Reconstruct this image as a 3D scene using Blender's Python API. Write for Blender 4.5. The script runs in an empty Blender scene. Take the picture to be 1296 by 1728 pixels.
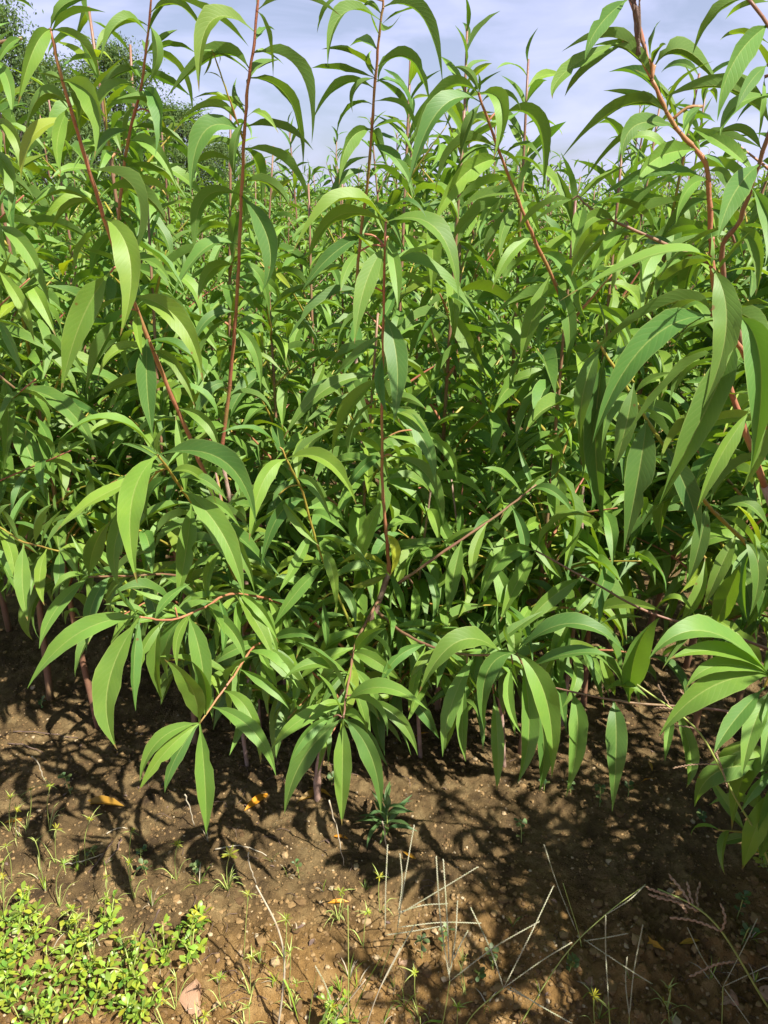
import bpy, math, random
import numpy as np
from mathutils import Vector, Matrix

sc = bpy.context.scene
col = sc.collection

# ------------------------------------------------------------------ camera
CAM_H = 1.40
PITCH = math.radians(22.8)
FPX = 1248.0                       # focal length in pixels of the 1296 x 1728 photograph
cam_d = bpy.data.cameras.new('camera')
cam = bpy.data.objects.new('camera', cam_d)
col.objects.link(cam)
cam.location = (0, 0, CAM_H)
cam.rotation_euler = (math.pi / 2 - PITCH, 0, 0)
cam_d.sensor_fit = 'VERTICAL'
cam_d.sensor_height = 36.0
cam_d.lens = 26.0
cam_d.clip_start = 0.05
cam_d.clip_end = 2000
sc.camera = cam
sc.render.resolution_x = 768
sc.render.resolution_y = 1024

# ------------------------------------------------------------------ light
SUN_TO = Vector((0.46, -0.39, 0.80)).normalized()      # direction towards the sun
world = bpy.data.worlds.new('World')
sc.world = world
world.use_nodes = True
nt = world.node_tree
for n in list(nt.nodes):
    nt.nodes.remove(n)
def wn(t, **k):
    n = nt.nodes.new(t)
    for a, b in k.items():
        setattr(n, a, b)
    return n
sky = wn('ShaderNodeTexSky', sky_type='NISHITA', sun_disc=False)
sky.sun_elevation = math.asin(SUN_TO.z)
sky.sun_rotation = math.atan2(SUN_TO.x, SUN_TO.y)
sky.air_density = 1.0
sky.dust_density = 1.2
sky.ozone_density = 1.4
tc = wn('ShaderNodeTexCoord')
mp = wn('ShaderNodeMapping')
mp.inputs['Scale'].default_value = (2.2, 2.2, 7.0)
mp.inputs['Rotation'].default_value = (0.0, 0.10, 0.4)
nz = wn('ShaderNodeTexNoise')
nz.inputs['Scale'].default_value = 2.3
nz.inputs['Detail'].default_value = 7
nz.inputs['Roughness'].default_value = 0.5
nz.inputs['Distortion'].default_value = 0.6
rp = wn('ShaderNodeValToRGB')
rp.color_ramp.elements[0].position = 0.38
rp.color_ramp.elements[0].color = (0.46, 0.46, 0.46, 1)
rp.color_ramp.elements[1].position = 0.62
rp.color_ramp.elements[1].color = (1, 1, 1, 1)
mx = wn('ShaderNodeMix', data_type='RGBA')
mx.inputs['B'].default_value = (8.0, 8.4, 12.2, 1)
bg = wn('ShaderNodeBackground')
bg.inputs['Strength'].default_value = 0.05
ow = wn('ShaderNodeOutputWorld')
L = nt.links.new
L(tc.outputs['Generated'], mp.inputs['Vector'])
L(mp.outputs['Vector'], nz.inputs['Vector'])
L(nz.outputs['Fac'], rp.inputs['Fac'])
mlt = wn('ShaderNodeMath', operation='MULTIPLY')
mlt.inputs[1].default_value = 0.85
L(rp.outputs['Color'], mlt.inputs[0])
# haze thickest towards the horizon; cloud overhead, unseen, thinned to lower the fill light
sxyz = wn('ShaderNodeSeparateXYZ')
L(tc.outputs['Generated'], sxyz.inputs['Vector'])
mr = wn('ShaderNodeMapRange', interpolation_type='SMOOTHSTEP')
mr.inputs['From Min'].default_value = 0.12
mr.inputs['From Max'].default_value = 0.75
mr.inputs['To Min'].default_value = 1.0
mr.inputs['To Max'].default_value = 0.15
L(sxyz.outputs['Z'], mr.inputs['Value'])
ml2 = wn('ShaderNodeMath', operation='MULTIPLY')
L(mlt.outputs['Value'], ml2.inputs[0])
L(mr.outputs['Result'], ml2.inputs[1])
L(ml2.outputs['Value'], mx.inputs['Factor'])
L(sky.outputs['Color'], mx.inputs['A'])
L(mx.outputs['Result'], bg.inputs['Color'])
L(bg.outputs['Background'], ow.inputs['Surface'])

sun_d = bpy.data.lights.new('sun', 'SUN')
sun_d.energy = 5.0
sun_d.angle = math.radians(0.53)
sun_d.color = (1.0, 0.95, 0.86)
sun = bpy.data.objects.new('sun', sun_d)
col.objects.link(sun)
sun.rotation_euler = SUN_TO.to_track_quat('Z', 'Y').to_euler()
sun.location = (4, -4, 8)

vs = sc.view_settings
vs.view_transform = 'Standard'
vs.look = 'None'
vs.exposure = 1.08
vs.gamma = 1.0
vs.use_curve_mapping = False
sc.render.engine = 'CYCLES'
sc.cycles.use_denoising = True
sc.cycles.max_bounces = 8
sc.cycles.transmission_bounces = 6
sc.cycles.diffuse_bounces = 4
sc.cycles.sample_clamp_indirect = 6.0

# ------------------------------------------------------------------ helpers
def ray(px, py):
    """World direction of the line of sight through a photograph pixel."""
    u = (px - 648.0) / FPX
    v = (864.0 - py) / FPX
    c, s = math.cos(PITCH), math.sin(PITCH)
    return Vector((u, c + v * s, -s + v * c))

def at(px, py, Y):
    d = ray(px, py)
    k = Y / d.y
    return Vector((d.x * k, Y, CAM_H + d.z * k))

def sstep(a, b, x):
    t = np.clip((x - a) / (b - a), 0, 1)
    return t * t * (3 - 2 * t)

def macro(x, y):
    """Large shape of the bed: a flat shoulder under the saplings and a bank falling towards the path."""
    x = np.asarray(x, float); y = np.asarray(y, float)
    edge = 1.10 - 0.10 * np.sin(x * 2.3 + 0.6) + 0.10 * x
    fall = np.clip(edge - y, 0, 10)
    z = -0.30 * fall * sstep(0.0, 0.12, fall)
    z = np.maximum(z, -0.20 - 0.02 * fall)
    z += 0.035 * np.exp(-((y - 1.40) / 0.28) ** 2)
    z += 0.03 * np.exp(-((y - 2.30) / 0.3) ** 2)
    return z

def ground_hit(px, py):
    d = ray(px, py)
    k = CAM_H / -d.z
    for _ in range(25):
        p = Vector((d.x * k, d.y * k))
        z = float(macro(p.x, p.y))
        k = (CAM_H - z) / -d.z
    return Vector((d.x * k, d.y * k, CAM_H + d.z * k))

def vnoise(x, y, seed):
    xi = np.floor(x).astype(np.int64); yi = np.floor(y).astype(np.int64)
    xf = x - xi; yf = y - yi
    u = xf * xf * (3 - 2 * xf); v = yf * yf * (3 - 2 * yf)
    def h(a, b):
        n = (a * 374761393 + b * 668265263 + seed * 974634777) & 0x7fffffff
        n = ((n ^ (n >> 13)) * 1274126177) & 0x7fffffff
        return ((n ^ (n >> 16)) & 0xffff) / 65535.0
    a = h(xi, yi); b = h(xi + 1, yi); c = h(xi, yi + 1); d = h(xi + 1, yi + 1)
    return a + (b - a) * u + (c - a) * v + (a - b - c + d) * u * v

def cells(x, y, seed):
    """Distance to the nearest jittered cell centre (for clods)."""
    xi = np.floor(x).astype(np.int64); yi = np.floor(y).astype(np.int64)
    best = np.full(x.shape, 9.0)
    for dx in (-1, 0, 1):
        for dy in (-1, 0, 1):
            a = xi + dx; b = yi + dy
            n = (a * 374761393 + b * 668265263 + seed * 974634777) & 0x7fffffff
            n = ((n ^ (n >> 13)) * 1274126177) & 0x7fffffff
            jx = ((n ^ (n >> 16)) & 0xff) / 255.0; jy = ((n >> 8) & 0xff) / 255.0
            best = np.minimum(best, np.hypot(a + jx - x, b + jy - y))
    return best

def relief(x, y):
    z = 0.018 * (vnoise(x * 7, y * 7, 1) - 0.5) + 0.009 * (vnoise(x * 19, y * 19, 2) - 0.5)
    z += 0.007 * (vnoise(x * 48, y * 48, 3) - 0.5) + 0.010 * (vnoise(x * 115, y * 115, 4) - 0.5)
    bank = 1 - sstep(1.05, 1.25, y - 0.10 * x)
    cl = np.clip(0.62 - cells(x * 24 + 0.8 * vnoise(x * 30, y * 30, 21), y * 24, 7), 0, 1) * 0.030
    cl += np.clip(0.55 - cells(x * 50, y * 50, 8), 0, 1) * 0.020 + np.clip(0.55 - cells(x * 95, y * 95, 18), 0, 1) * 0.009
    rough = 0.16 + 1.0 * bank
    z += cl * rough * (0.25 + 0.75 * sstep(0.3, 0.6, vnoise(x * 5, y * 5, 9)))
    z += bank * 0.05 * (vnoise(x * 12 + 5, y * 6, 11) - 0.5)
    return z

def link(name, me, parent=None, loc=None, mat=None):
    o = bpy.data.objects.new(name, me)
    col.objects.link(o)
    if parent is not None:
        o.parent = parent
    if loc is not None:
        o.location = loc
    if mat is not None and me is not None and not me.materials:
        me.materials.append(mat)
    return o

def empty(name, loc, label, cat, group=None):
    o = bpy.data.objects.new(name, None)
    o.empty_display_size = 0.05
    col.objects.link(o)
    o.location = loc
    o['label'] = label
    o['category'] = cat
    if group:
        o['group'] = group
    return o

def tag(o, label, cat, group=None):
    o['label'] = label
    o['category'] = cat
    if group:
        o['group'] = group
    return o

def mesh(name, verts, faces, uvs=None, smooth=True, mat=None):
    me = bpy.data.meshes.new(name)
    me.from_pydata([tuple(v) for v in verts], [], faces)
    if uvs is not None:
        ul = me.uv_layers.new(name='UVMap')
        idx = np.empty(len(me.loops), np.int32)
        me.loops.foreach_get('vertex_index', idx)
        ul.data.foreach_set('uv', np.asarray(uvs, np.float32)[idx].ravel())
    if smooth:
        me.polygons.foreach_set('use_smooth', np.ones(len(me.polygons), bool))
    if mat:
        me.materials.append(mat)
    me.update()
    return me

class Geo:
    """Collects pieces of one part."""
    def __init__(s):
        s.v = []; s.f = []; s.uv = []
    def add(s, v, f, uv=None):
        o = len(s.v)
        s.v.extend(v)
        s.f.extend([tuple(i + o for i in q) for q in f])
        s.uv.extend(uv if uv is not None else [(0.5, 0.5)] * len(v))
    def mesh(s, name, mat, smooth=True):
        return mesh(name, s.v, s.f, s.uv, smooth, mat)

def tube(pts, radii, sides=7, org=None, cap=True):
    pts = [Vector(p) for p in pts]
    n = len(pts)
    if org is None:
        org = Vector((0, 0, 0))
    v, f, uv = [], [], []
    ref = Vector((0.31, 0.77, 0.55))
    u = None
    dist = 0
    for i in range(n):
        t = (pts[min(i + 1, n - 1)] - pts[max(i - 1, 0)])
        if t.length < 1e-9:
            t = Vector((0, 0, 1))
        t.normalize()
        if u is None:
            u = (ref - t * ref.dot(t)).normalized()
        else:
            u = (u - t * u.dot(t)).normalized()
        w = t.cross(u)
        if i:
            dist += (pts[i] - pts[i - 1]).length
        for k in range(sides):
            a = 2 * math.pi * k / sides
            v.append(pts[i] - org + (u * math.cos(a) + w * math.sin(a)) * radii[i])
            uv.append((dist, k / sides))
    for i in range(n - 1):
        for k in range(sides):
            k2 = (k + 1) % sides
            f.append((i * sides + k, i * sides + k2, (i + 1) * sides + k2, (i + 1) * sides + k))
    if cap:
        f.append(tuple(range(sides))[::-1])
        f.append(tuple((n - 1) * sides + k for k in range(sides)))
    return v, f, uv

def smooth_path(pts, sub=5):
    """Catmull-Rom through the points."""
    P = [Vector(p) for p in pts]
    if len(P) < 3:
        return [P[0].lerp(P[-1], i / sub) for i in range(sub + 1)]
    P = [P[0] * 2 - P[1]] + P + [P[-1] * 2 - P[-2]]
    out = []
    for i in range(1, len(P) - 2):
        a, b, c, d = P[i - 1], P[i], P[i + 1], P[i + 2]
        for k in range(sub):
            t = k / sub
            out.append(0.5 * ((2 * b) + (c - a) * t + (2 * a - 5 * b + 4 * c - d) * t * t + (3 * b - a - 3 * c + d) * t ** 3))
    out.append(P[-2].copy())
    return out

def lance(t, peak=0.8):
    """Half-width profile of a peach leaf, 1 at its widest."""
    return max(0.0, math.sin(math.pi * min(1, t) ** peak)) ** 1.15 * (1.02 - 0.10 * t)

def leaf_geo(C, N, W, fold, wave, rng, split=True, halves=2, prof=lance, petiole=0.05, seedphase=None):
    """A leaf blade along the centre line C with normals N: two halves meeting in a V at the midrib."""
    n = len(C) - 1
    ph = rng.uniform(0, 6.28); ph2 = rng.uniform(0, 6.28)
    fr = rng.uniform(2.0, 3.6)
    cols = [-1.0, -0.5, 0.0] if halves == 2 else [-1.0, 0.0]
    rows = []
    for i in range(n + 1):
        t = i / n
        T = (C[min(i + 1, n)] - C[max(i - 1, 0)]).normalized()
        Nn = (N[i] - T * N[i].dot(T)).normalized()
        S = T.cross(Nn)
        tt = max(0.0, (t - petiole) / (1 - petiole))
        w = max(W * 0.5 * prof(tt), W * 0.035 * (1 - t))
        if i == n:
            w = W * 0.004
        rows.append((C[i], S, Nn, w, t, 1 + rng.uniform(-.07, .05), 1 + rng.uniform(-.07, .05)))
    if petiole < .1 and n > 6 and rng.random() < .2:      # an insect bite out of one margin
        k = rng.randrange(3, n - 2)
        r_ = list(rows[k]); r_[5 + rng.randrange(2)] *= rng.uniform(.45, .75); rows[k] = tuple(r_)
    def vert(r, s):
        c, S, Nn, w, t, jl, jr_ = r
        w = w * (jl if s < 0 else (jr_ if s > 0 else 1))
        a = abs(s)
        h = fold * w * a + wave * W * (a ** 2) * math.sin(6.28 * fr * t + (ph if s < 0 else ph2)) * (w / (W * 0.5 + 1e-9))
        return c + S * (s * w * (1 - 0.15 * fold * a)) + Nn * h
    v, f, uv = [], [], []
    if split:
        for sgn in (1, -1):
            cs = cols if sgn == 1 else [-x for x in cols][::-1]
            m = len(cs)
            o = len(v)
            for r in rows:
                for s in cs:
                    v.append(vert(r, s)); uv.append((r[4], 0.5 + 0.5 * s))
            for i in range(n):
                for k in range(m - 1):
                    f.append((o + i * m + k, o + (i + 1) * m + k, o + (i + 1) * m + k + 1, o + i * m + k + 1))
    else:
        cs = cols + [-x for x in cols][::-1][1:]
        m = len(cs)
        for r in rows:
            for s in cs:
                v.append(vert(r, s)); uv.append((r[4], 0.5 + 0.5 * s))
        for i in range(n):
            for k in range(m - 1):
                f.append((i * m + k, (i + 1) * m + k, (i + 1) * m + k + 1, i * m + k + 1))
    # the S axis runs to the right of the blade, so flip to bring the upper side outwards
    f = [q[::-1] for q in f]
    return v, f, uv

# ------------------------------------------------------------------ materials
def new_mat(name):
    m = bpy.data.materials.new(name)
    m.use_nodes = True
    t = m.node_tree
    for n in list(t.nodes):
        t.nodes.remove(n)
    return m, t

def N_(t, typ, **k):
    n = t.nodes.new(typ)
    for a, b in k.items():
        setattr(n, a, b)
    return n

def mixc(t, fac, a, b, blend='MIX'):
    n = N_(t, 'ShaderNodeMix', data_type='RGBA', blend_type=blend)
    for key, val in (('Factor', fac), ('A', a), ('B', b)):
        if isinstance(val, (tuple, list)):
            n.inputs[key].default_value = (*val[:3], 1)
        elif isinstance(val, (int, float)):
            n.inputs[key].default_value = val
        else:
            t.links.new(val, n.inputs[key])
    return n.outputs['Result']

def mth(t, op, a, b=None, c=None, clamp=False):
    n = N_(t, 'ShaderNodeMath', operation=op, use_clamp=clamp)
    for i, val in enumerate((a, b, c)):
        if val is None:
            continue
        if isinstance(val, (int, float)):
            n.inputs[i].default_value = val
        else:
            t.links.new(val, n.inputs[i])
    return n.outputs['Value']

def noise(t, vec, scale, detail=4, rough=0.55):
    n = N_(t, 'ShaderNodeTexNoise')
    n.inputs['Scale'].default_value = scale
    n.inputs['Detail'].default_value = detail
    n.inputs['Roughness'].default_value = rough
    if vec is not None:
        t.links.new(vec, n.inputs['Vector'])
    return n.outputs['Fac']

def ramp(t, fac, stops):
    n = N_(t, 'ShaderNodeValToRGB')
    e = n.color_ramp.elements
    while len(e) < len(stops):
        e.new(0.5)
    for i, (p, c) in enumerate(stops):
        e[i].position = p
        e[i].color = (*c, 1) if len(c) == 3 else c
    t.links.new(fac, n.inputs['Fac'])
    return n.outputs['Color']

def leaf_material(name, top, under, trans, island=False, rough=0.52, tf=0.26, veins=True, spots=True, rib=(0.30, 0.36, 0.10), spec=0.42):
    m, t = new_mat(name)
    out = N_(t, 'ShaderNodeOutputMaterial')
    oi = N_(t, 'ShaderNodeObjectInfo')
    geo = N_(t, 'ShaderNodeNewGeometry')
    uv = N_(t, 'ShaderNodeUVMap')
    sep = N_(t, 'ShaderNodeSeparateXYZ')
    t.links.new(uv.outputs['UV'], sep.inputs['Vector'])
    rnd = oi.outputs['Random']
    if island:
        rnd = mth(t, 'FRACT', mth(t, 'ADD', rnd, geo.outputs['Random Per Island']))
    # every leaf its own green: from deep blue-green to lighter yellow-green
    var = ramp(t, rnd, [(0.0, (0.58, 0.72, 0.92)), (0.45, (1.0, 1.0, 1.0)), (0.8, (1.10, 1.04, 0.92)), (1.0, (1.32, 1.12, 0.8))])
    c_top = mixc(t, 1.0, top, var, 'MULTIPLY')
    c_top = mixc(t, 1.0, c_top, oi.outputs['Color'], 'MULTIPLY')
    c_un = mixc(t, 1.0, under, oi.outputs['Color'], 'MULTIPLY')
    tcn = N_(t, 'ShaderNodeTexCoord')
    blot = noise(t, tcn.outputs['Object'], 34, 3)
    c_top = mixc(t, mth(t, 'MULTIPLY', mth(t, 'SUBTRACT', blot, 0.45, clamp=True), 1.6, clamp=True), c_top, mixc(t, 1.0, c_top, (1.35, 1.18, 0.95), 'MULTIPLY'))
    colr = mixc(t, geo.outputs['Backfacing'], c_top, c_un)
    bump_h = None
    if veins:
        av = mth(t, 'ABSOLUTE', mth(t, 'SUBTRACT', sep.outputs['Y'], 0.5))
        rmask = mth(t, 'SUBTRACT', 1.0, mth(t, 'MULTIPLY', av, 26.0), clamp=True)
        vein = mth(t, 'SINE', mth(t, 'SUBTRACT', mth(t, 'MULTIPLY', sep.outputs['X'], 105.0), mth(t, 'MULTIPLY', av, 34.0)))
        vm = mth(t, 'POWER', mth(t, 'MULTIPLY_ADD', vein, 0.5, 0.5), 10.0)
        colr = mixc(t, mth(t, 'MULTIPLY', vm, 0.09), colr, rib)
        colr = mixc(t, mth(t, 'MULTIPLY', rmask, 0.7), colr, rib)
        edge = mth(t, 'MULTIPLY', mth(t, 'SUBTRACT', av, 0.455, clamp=True), 20.0, clamp=True)
        colr = mixc(t, mth(t, 'MULTIPLY', edge, 0.45), colr, rib)
        big = noise(t, tcn.outputs['Object'], 11, 2)
        colr = mixc(t, mth(t, 'MULTIPLY', mth(t, 'SUBTRACT', big, 0.5, clamp=True), 2.2, clamp=True), colr, mixc(t, 1.0, colr, (0.72, 0.80, 0.85), 'MULTIPLY'))
        bump_h = mth(t, 'ADD', mth(t, 'MULTIPLY', vm, -0.5), mth(t, 'MULTIPLY', blot, 1.2))
    if spots:
        tipm = mth(t, 'MULTIPLY', mth(t, 'GREATER_THAN', sep.outputs['X'], mth(t, 'MULTIPLY_ADD', blot, 0.10, 0.89)), mth(t, 'GREATER_THAN', rnd, 0.66))
        colr = mixc(t, mth(t, 'MULTIPLY', tipm, 0.75), colr, (0.24, 0.13, 0.05))
        sp = N_(t, 'ShaderNodeTexVoronoi')
        sp.inputs['Scale'].default_value = 38
        t.links.new(tcn.outputs['Object'], sp.inputs['Vector'])
        few = mth(t, 'GREATER_THAN', N_sep(t, sp.outputs['Color']), 0.93)
        sm = mth(t, 'MULTIPLY', few, mth(t, 'LESS_THAN', sp.outputs['Distance'], 0.085))
        colr = mixc(t, mth(t, 'MULTIPLY', sm, 0.8), colr, (0.16, 0.07, 0.02))
    pr = N_(t, 'ShaderNodeBsdfPrincipled')
    t.links.new(colr, pr.inputs['Base Color'])
    rr = mth(t, 'MULTIPLY_ADD', geo.outputs['Backfacing'], 0.25, rough)
    t.links.new(rr, pr.inputs['Roughness'])
    pr.inputs['Specular IOR Level'].default_value = spec
    if bump_h is not None:
        b = N_(t, 'ShaderNodeBump')
        b.inputs['Strength'].default_value = 0.11
        b.inputs['Distance'].default_value = 0.002
        t.links.new(bump_h, b.inputs['Height'])
        t.links.new(b.outputs['Normal'], pr.inputs['Normal'])
    tr = N_(t, 'ShaderNodeBsdfTranslucent')
    tcol = mixc(t, 1.0, trans, var, 'MULTIPLY')
    tcol = mixc(t, 1.0, tcol, oi.outputs['Color'], 'MULTIPLY')
    t.links.new(tcol, tr.inputs['Color'])
    ms = N_(t, 'ShaderNodeMixShader')
    ms.inputs['Fac'].default_value = tf
    t.links.new(pr.outputs['BSDF'], ms.inputs[1])
    t.links.new(tr.outputs['BSDF'], ms.inputs[2])
    t.links.new(ms.outputs['Shader'], out.inputs['Surface'])
    return m

def N_sep(t, colour):
    s = N_(t, 'ShaderNodeSeparateColor')
    t.links.new(colour, s.inputs['Color'])
    return s.outputs['Red']

TOP = (0.132, 0.248, 0.040)
UND = (0.135, 0.245, 0.045)
TRN = (0.30, 0.52, 0.02)
M_LEAF = leaf_material('peach_leaf', TOP, UND, TRN)
M_CROWN = leaf_material('peach_crown_leaf', TOP, UND, TRN, island=True, veins=False, spots=False)
M_TREE = leaf_material('tree_leaf', (0.085, 0.150, 0.040), (0.11, 0.17, 0.06), (0.20, 0.30, 0.06), island=True, veins=False, spots=False, tf=0.3, rough=0.7, spec=0.15)
M_WEED = leaf_material('weed_leaf', (0.22, 0.36, 0.045), (0.2, 0.3, 0.08), (0.36, 0.58, 0.04), veins=False, spots=False, rough=0.38)
M_HERB = leaf_material('herb_leaf', (0.09, 0.17, 0.06), (0.13, 0.2, 0.09), (0.22, 0.4, 0.06), veins=False, spots=False, rough=0.5)
M_SEDGE = leaf_material('sedge_bract', (0.30, 0.34, 0.03), (0.28, 0.32, 0.04), (0.42, 0.5, 0.03), veins=False, spots=False, rough=0.5)
M_YELLOW = leaf_material('fallen_leaf', (0.62, 0.30, 0.025), (0.5, 0.26, 0.05), (0.6, 0.3, 0.02), veins=True, spots=True, rough=0.5, tf=0.2, rib=(0.45, 0.22, 0.05))

def stem_material(name, a, b, c, scale=9.0, rough=0.45, bump=0.15):
    m, t = new_mat(name)
    out = N_(t, 'ShaderNodeOutputMaterial')
    tcn = N_(t, 'ShaderNodeTexCoord')
    oi = N_(t, 'ShaderNodeObjectInfo')
    va = N_(t, 'ShaderNodeVectorMath', operation='ADD')
    t.links.new(tcn.outputs['Object'], va.inputs[0])
    cx = N_(t, 'ShaderNodeCombineXYZ')
    t.links.new(mth(t, 'MULTIPLY', oi.outputs['Random'], 40.0), cx.inputs['X'])
    t.links.new(cx.outputs['Vector'], va.inputs[1])
    n1 = noise(t, va.outputs['Vector'], scale, 3)
    n2 = noise(t, va.outputs['Vector'], scale * 22, 3)
    colr = ramp(t, n1, [(0.30, a), (0.52, b), (0.72, c)])
    colr = mixc(t, mth(t, 'MULTIPLY', n2, 0.5), colr, mixc(t, 1.0, colr, (0.5, 0.5, 0.55), 'MULTIPLY'))
    pr = N_(t, 'ShaderNodeBsdfPrincipled')
    t.links.new(colr, pr.inputs['Base Color'])
    pr.inputs['Roughness'].default_value = rough
    bp = N_(t, 'ShaderNodeBump')
    bp.inputs['Strength'].default_value = bump
    bp.inputs['Distance'].default_value = 0.004
    t.links.new(n2, bp.inputs['Height'])
    t.links.new(bp.outputs['Normal'], pr.inputs['Normal'])
    t.links.new(pr.outputs['BSDF'], out.inputs['Surface'])
    return m

M_SHOOT = stem_material('red_shoot', (0.40, 0.12, 0.08), (0.46, 0.20, 0.10), (0.38, 0.26, 0.08))
M_TWIG = stem_material('brown_twig', (0.22, 0.10, 0.07), (0.28, 0.15, 0.085), (0.25, 0.18, 0.085))
M_GREENSHOOT = stem_material('green_shoot', (0.30, 0.34, 0.05), (0.38, 0.30, 0.05), (0.34, 0.16, 0.05))
M_BARK = stem_material('sapling_bark', (0.30, 0.17, 0.12), (0.42, 0.27, 0.20), (0.50, 0.36, 0.28), 30, 0.8, 0.6)
M_TREEBARK = stem_material('tree_bark', (0.05, 0.04, 0.03), (0.09, 0.075, 0.06), (0.13, 0.11, 0.09), 8, 0.9, 0.8)
M_STRAW = stem_material('dry_straw', (0.42, 0.36, 0.25), (0.55, 0.48, 0.34), (0.35, 0.27, 0.17), 25, 0.7)
M_CULM = stem_material('green_culm', (0.30, 0.40, 0.08), (0.40, 0.46, 0.12), (0.30, 0.36, 0.10), 20, 0.5)
M_SPIKE = stem_material('grass_spike', (0.30, 0.33, 0.15), (0.50, 0.49, 0.33), (0.40, 0.36, 0.24), 120, 0.7, 0.4)
M_PANICLE = stem_material('red_panicle', (0.28, 0.17, 0.10), (0.46, 0.31, 0.19), (0.36, 0.21, 0.13), 90, 0.7, 0.4)
M_DEAD = stem_material('dried_leaf', (0.10, 0.06, 0.05), (0.20, 0.13, 0.10), (0.28, 0.20, 0.15), 60, 0.8, 0.5)

def soil_material():
    m, t = new_mat('soil')
    out = N_(t, 'ShaderNodeOutputMaterial')
    tcn = N_(t, 'ShaderNodeTexCoord')
    v = tcn.outputs['Object']
    n0 = noise(t, v, 2.2, 4)
    n1 = noise(t, v, 14, 6, 0.65)
    n2 = noise(t, v, 110, 6, 0.75)
    base = ramp(t, n1, [(0.30, (0.085, 0.056, 0.030)), (0.50, (0.195, 0.130, 0.058)), (0.70, (0.36, 0.260, 0.122))])
    # the cut bank towards the path shows redder subsoil
    sep = N_(t, 'ShaderNodeSeparateXYZ')
    t.links.new(v, sep.inputs['Vector'])
    yy = mth(t, 'MULTIPLY_ADD', sep.outputs['X'], -0.10, sep.outputs['Y'])
    yy = mth(t, 'ADD', yy, mth(t, 'MULTIPLY', mth(t, 'SUBTRACT', n0, 0.5), 0.5))
    bank = mth(t, 'SUBTRACT', 1.0, mth(t, 'DIVIDE', mth(t, 'SUBTRACT', yy, 0.95), 0.25), clamp=True)
    red = ramp(t, n1, [(0.30, (0.170, 0.098, 0.034)), (0.50, (0.370, 0.215, 0.074)), (0.72, (0.54, 0.35, 0.145))])
    colr = mixc(t, bank, base, red)
    sp = N_(t, 'ShaderNodeTexVoronoi')
    sp.inputs['Scale'].default_value = 90
    t.links.new(v, sp.inputs['Vector'])
    grit = mth(t, 'LESS_THAN', sp.outputs['Distance'], 0.16)
    some = mth(t, 'GREATER_THAN', N_sep(t, sp.outputs['Color']), 0.86)
    colr = mixc(t, mth(t, 'MULTIPLY', mth(t, 'MULTIPLY', grit, some), 0.55), colr, (0.50, 0.40, 0.27))
    colr = mixc(t, mth(t, 'MULTIPLY', n2, 0.6), colr, mixc(t, 1.0, colr, (0.55, 0.53, 0.52), 'MULTIPLY'))
    pr = N_(t, 'ShaderNodeBsdfPrincipled')
    t.links.new(colr, pr.inputs['Base Color'])
    pr.inputs['Roughness'].default_value = 0.95
    pr.inputs['Specular IOR Level'].default_value = 0.15
    bp = N_(t, 'ShaderNodeBump')
    bp.inputs['Strength'].default_value = 0.9
    bp.inputs['Distance'].default_value = 0.016
    n3 = noise(t, v, 420, 3, 0.6)
    t.links.new(mth(t, 'ADD', n2, mth(t, 'MULTIPLY', n3, 0.35)), bp.inputs['Height'])
    t.links.new(bp.outputs['Normal'], pr.inputs['Normal'])
    t.links.new(pr.outputs['BSDF'], out.inputs['Surface'])
    return m
M_SOIL = soil_material()
def crumb_material(name, cols):
    m, t = new_mat(name)
    out = N_(t, 'ShaderNodeOutputMaterial')
    geo = N_(t, 'ShaderNodeNewGeometry')
    tcn = N_(t, 'ShaderNodeTexCoord')
    colr = ramp(t, geo.outputs['Random Per Island'], cols)
    n2 = noise(t, tcn.outputs['Object'], 160, 4)
    colr = mixc(t, mth(t, 'MULTIPLY', n2, 0.7), colr, mixc(t, 1.0, colr, (0.55, 0.5, 0.48), 'MULTIPLY'))
    pr = N_(t, 'ShaderNodeBsdfPrincipled')
    t.links.new(colr, pr.inputs['Base Color'])
    pr.inputs['Roughness'].default_value = 0.92
    pr.inputs['Specular IOR Level'].default_value = 0.2
    bp = N_(t, 'ShaderNodeBump')
    bp.inputs['Strength'].default_value = 0.5
    bp.inputs['Distance'].default_value = 0.002
    t.links.new(n2, bp.inputs['Height'])
    t.links.new(bp.outputs['Normal'], pr.inputs['Normal'])
    t.links.new(pr.outputs['BSDF'], out.inputs['Surface'])
    return m
M_CRUMB = crumb_material('soil_crumb', [(0.0, (0.12, 0.072, 0.034)), (0.5, (0.25, 0.16, 0.068)), (0.93, (0.36, 0.24, 0.11)), (1.0, (0.52, 0.42, 0.27))])
M_SHARD = stem_material('pinkish_stone', (0.33, 0.18, 0.10), (0.40, 0.24, 0.14), (0.44, 0.29, 0.18), 22, 0.85, 0.4)

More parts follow.
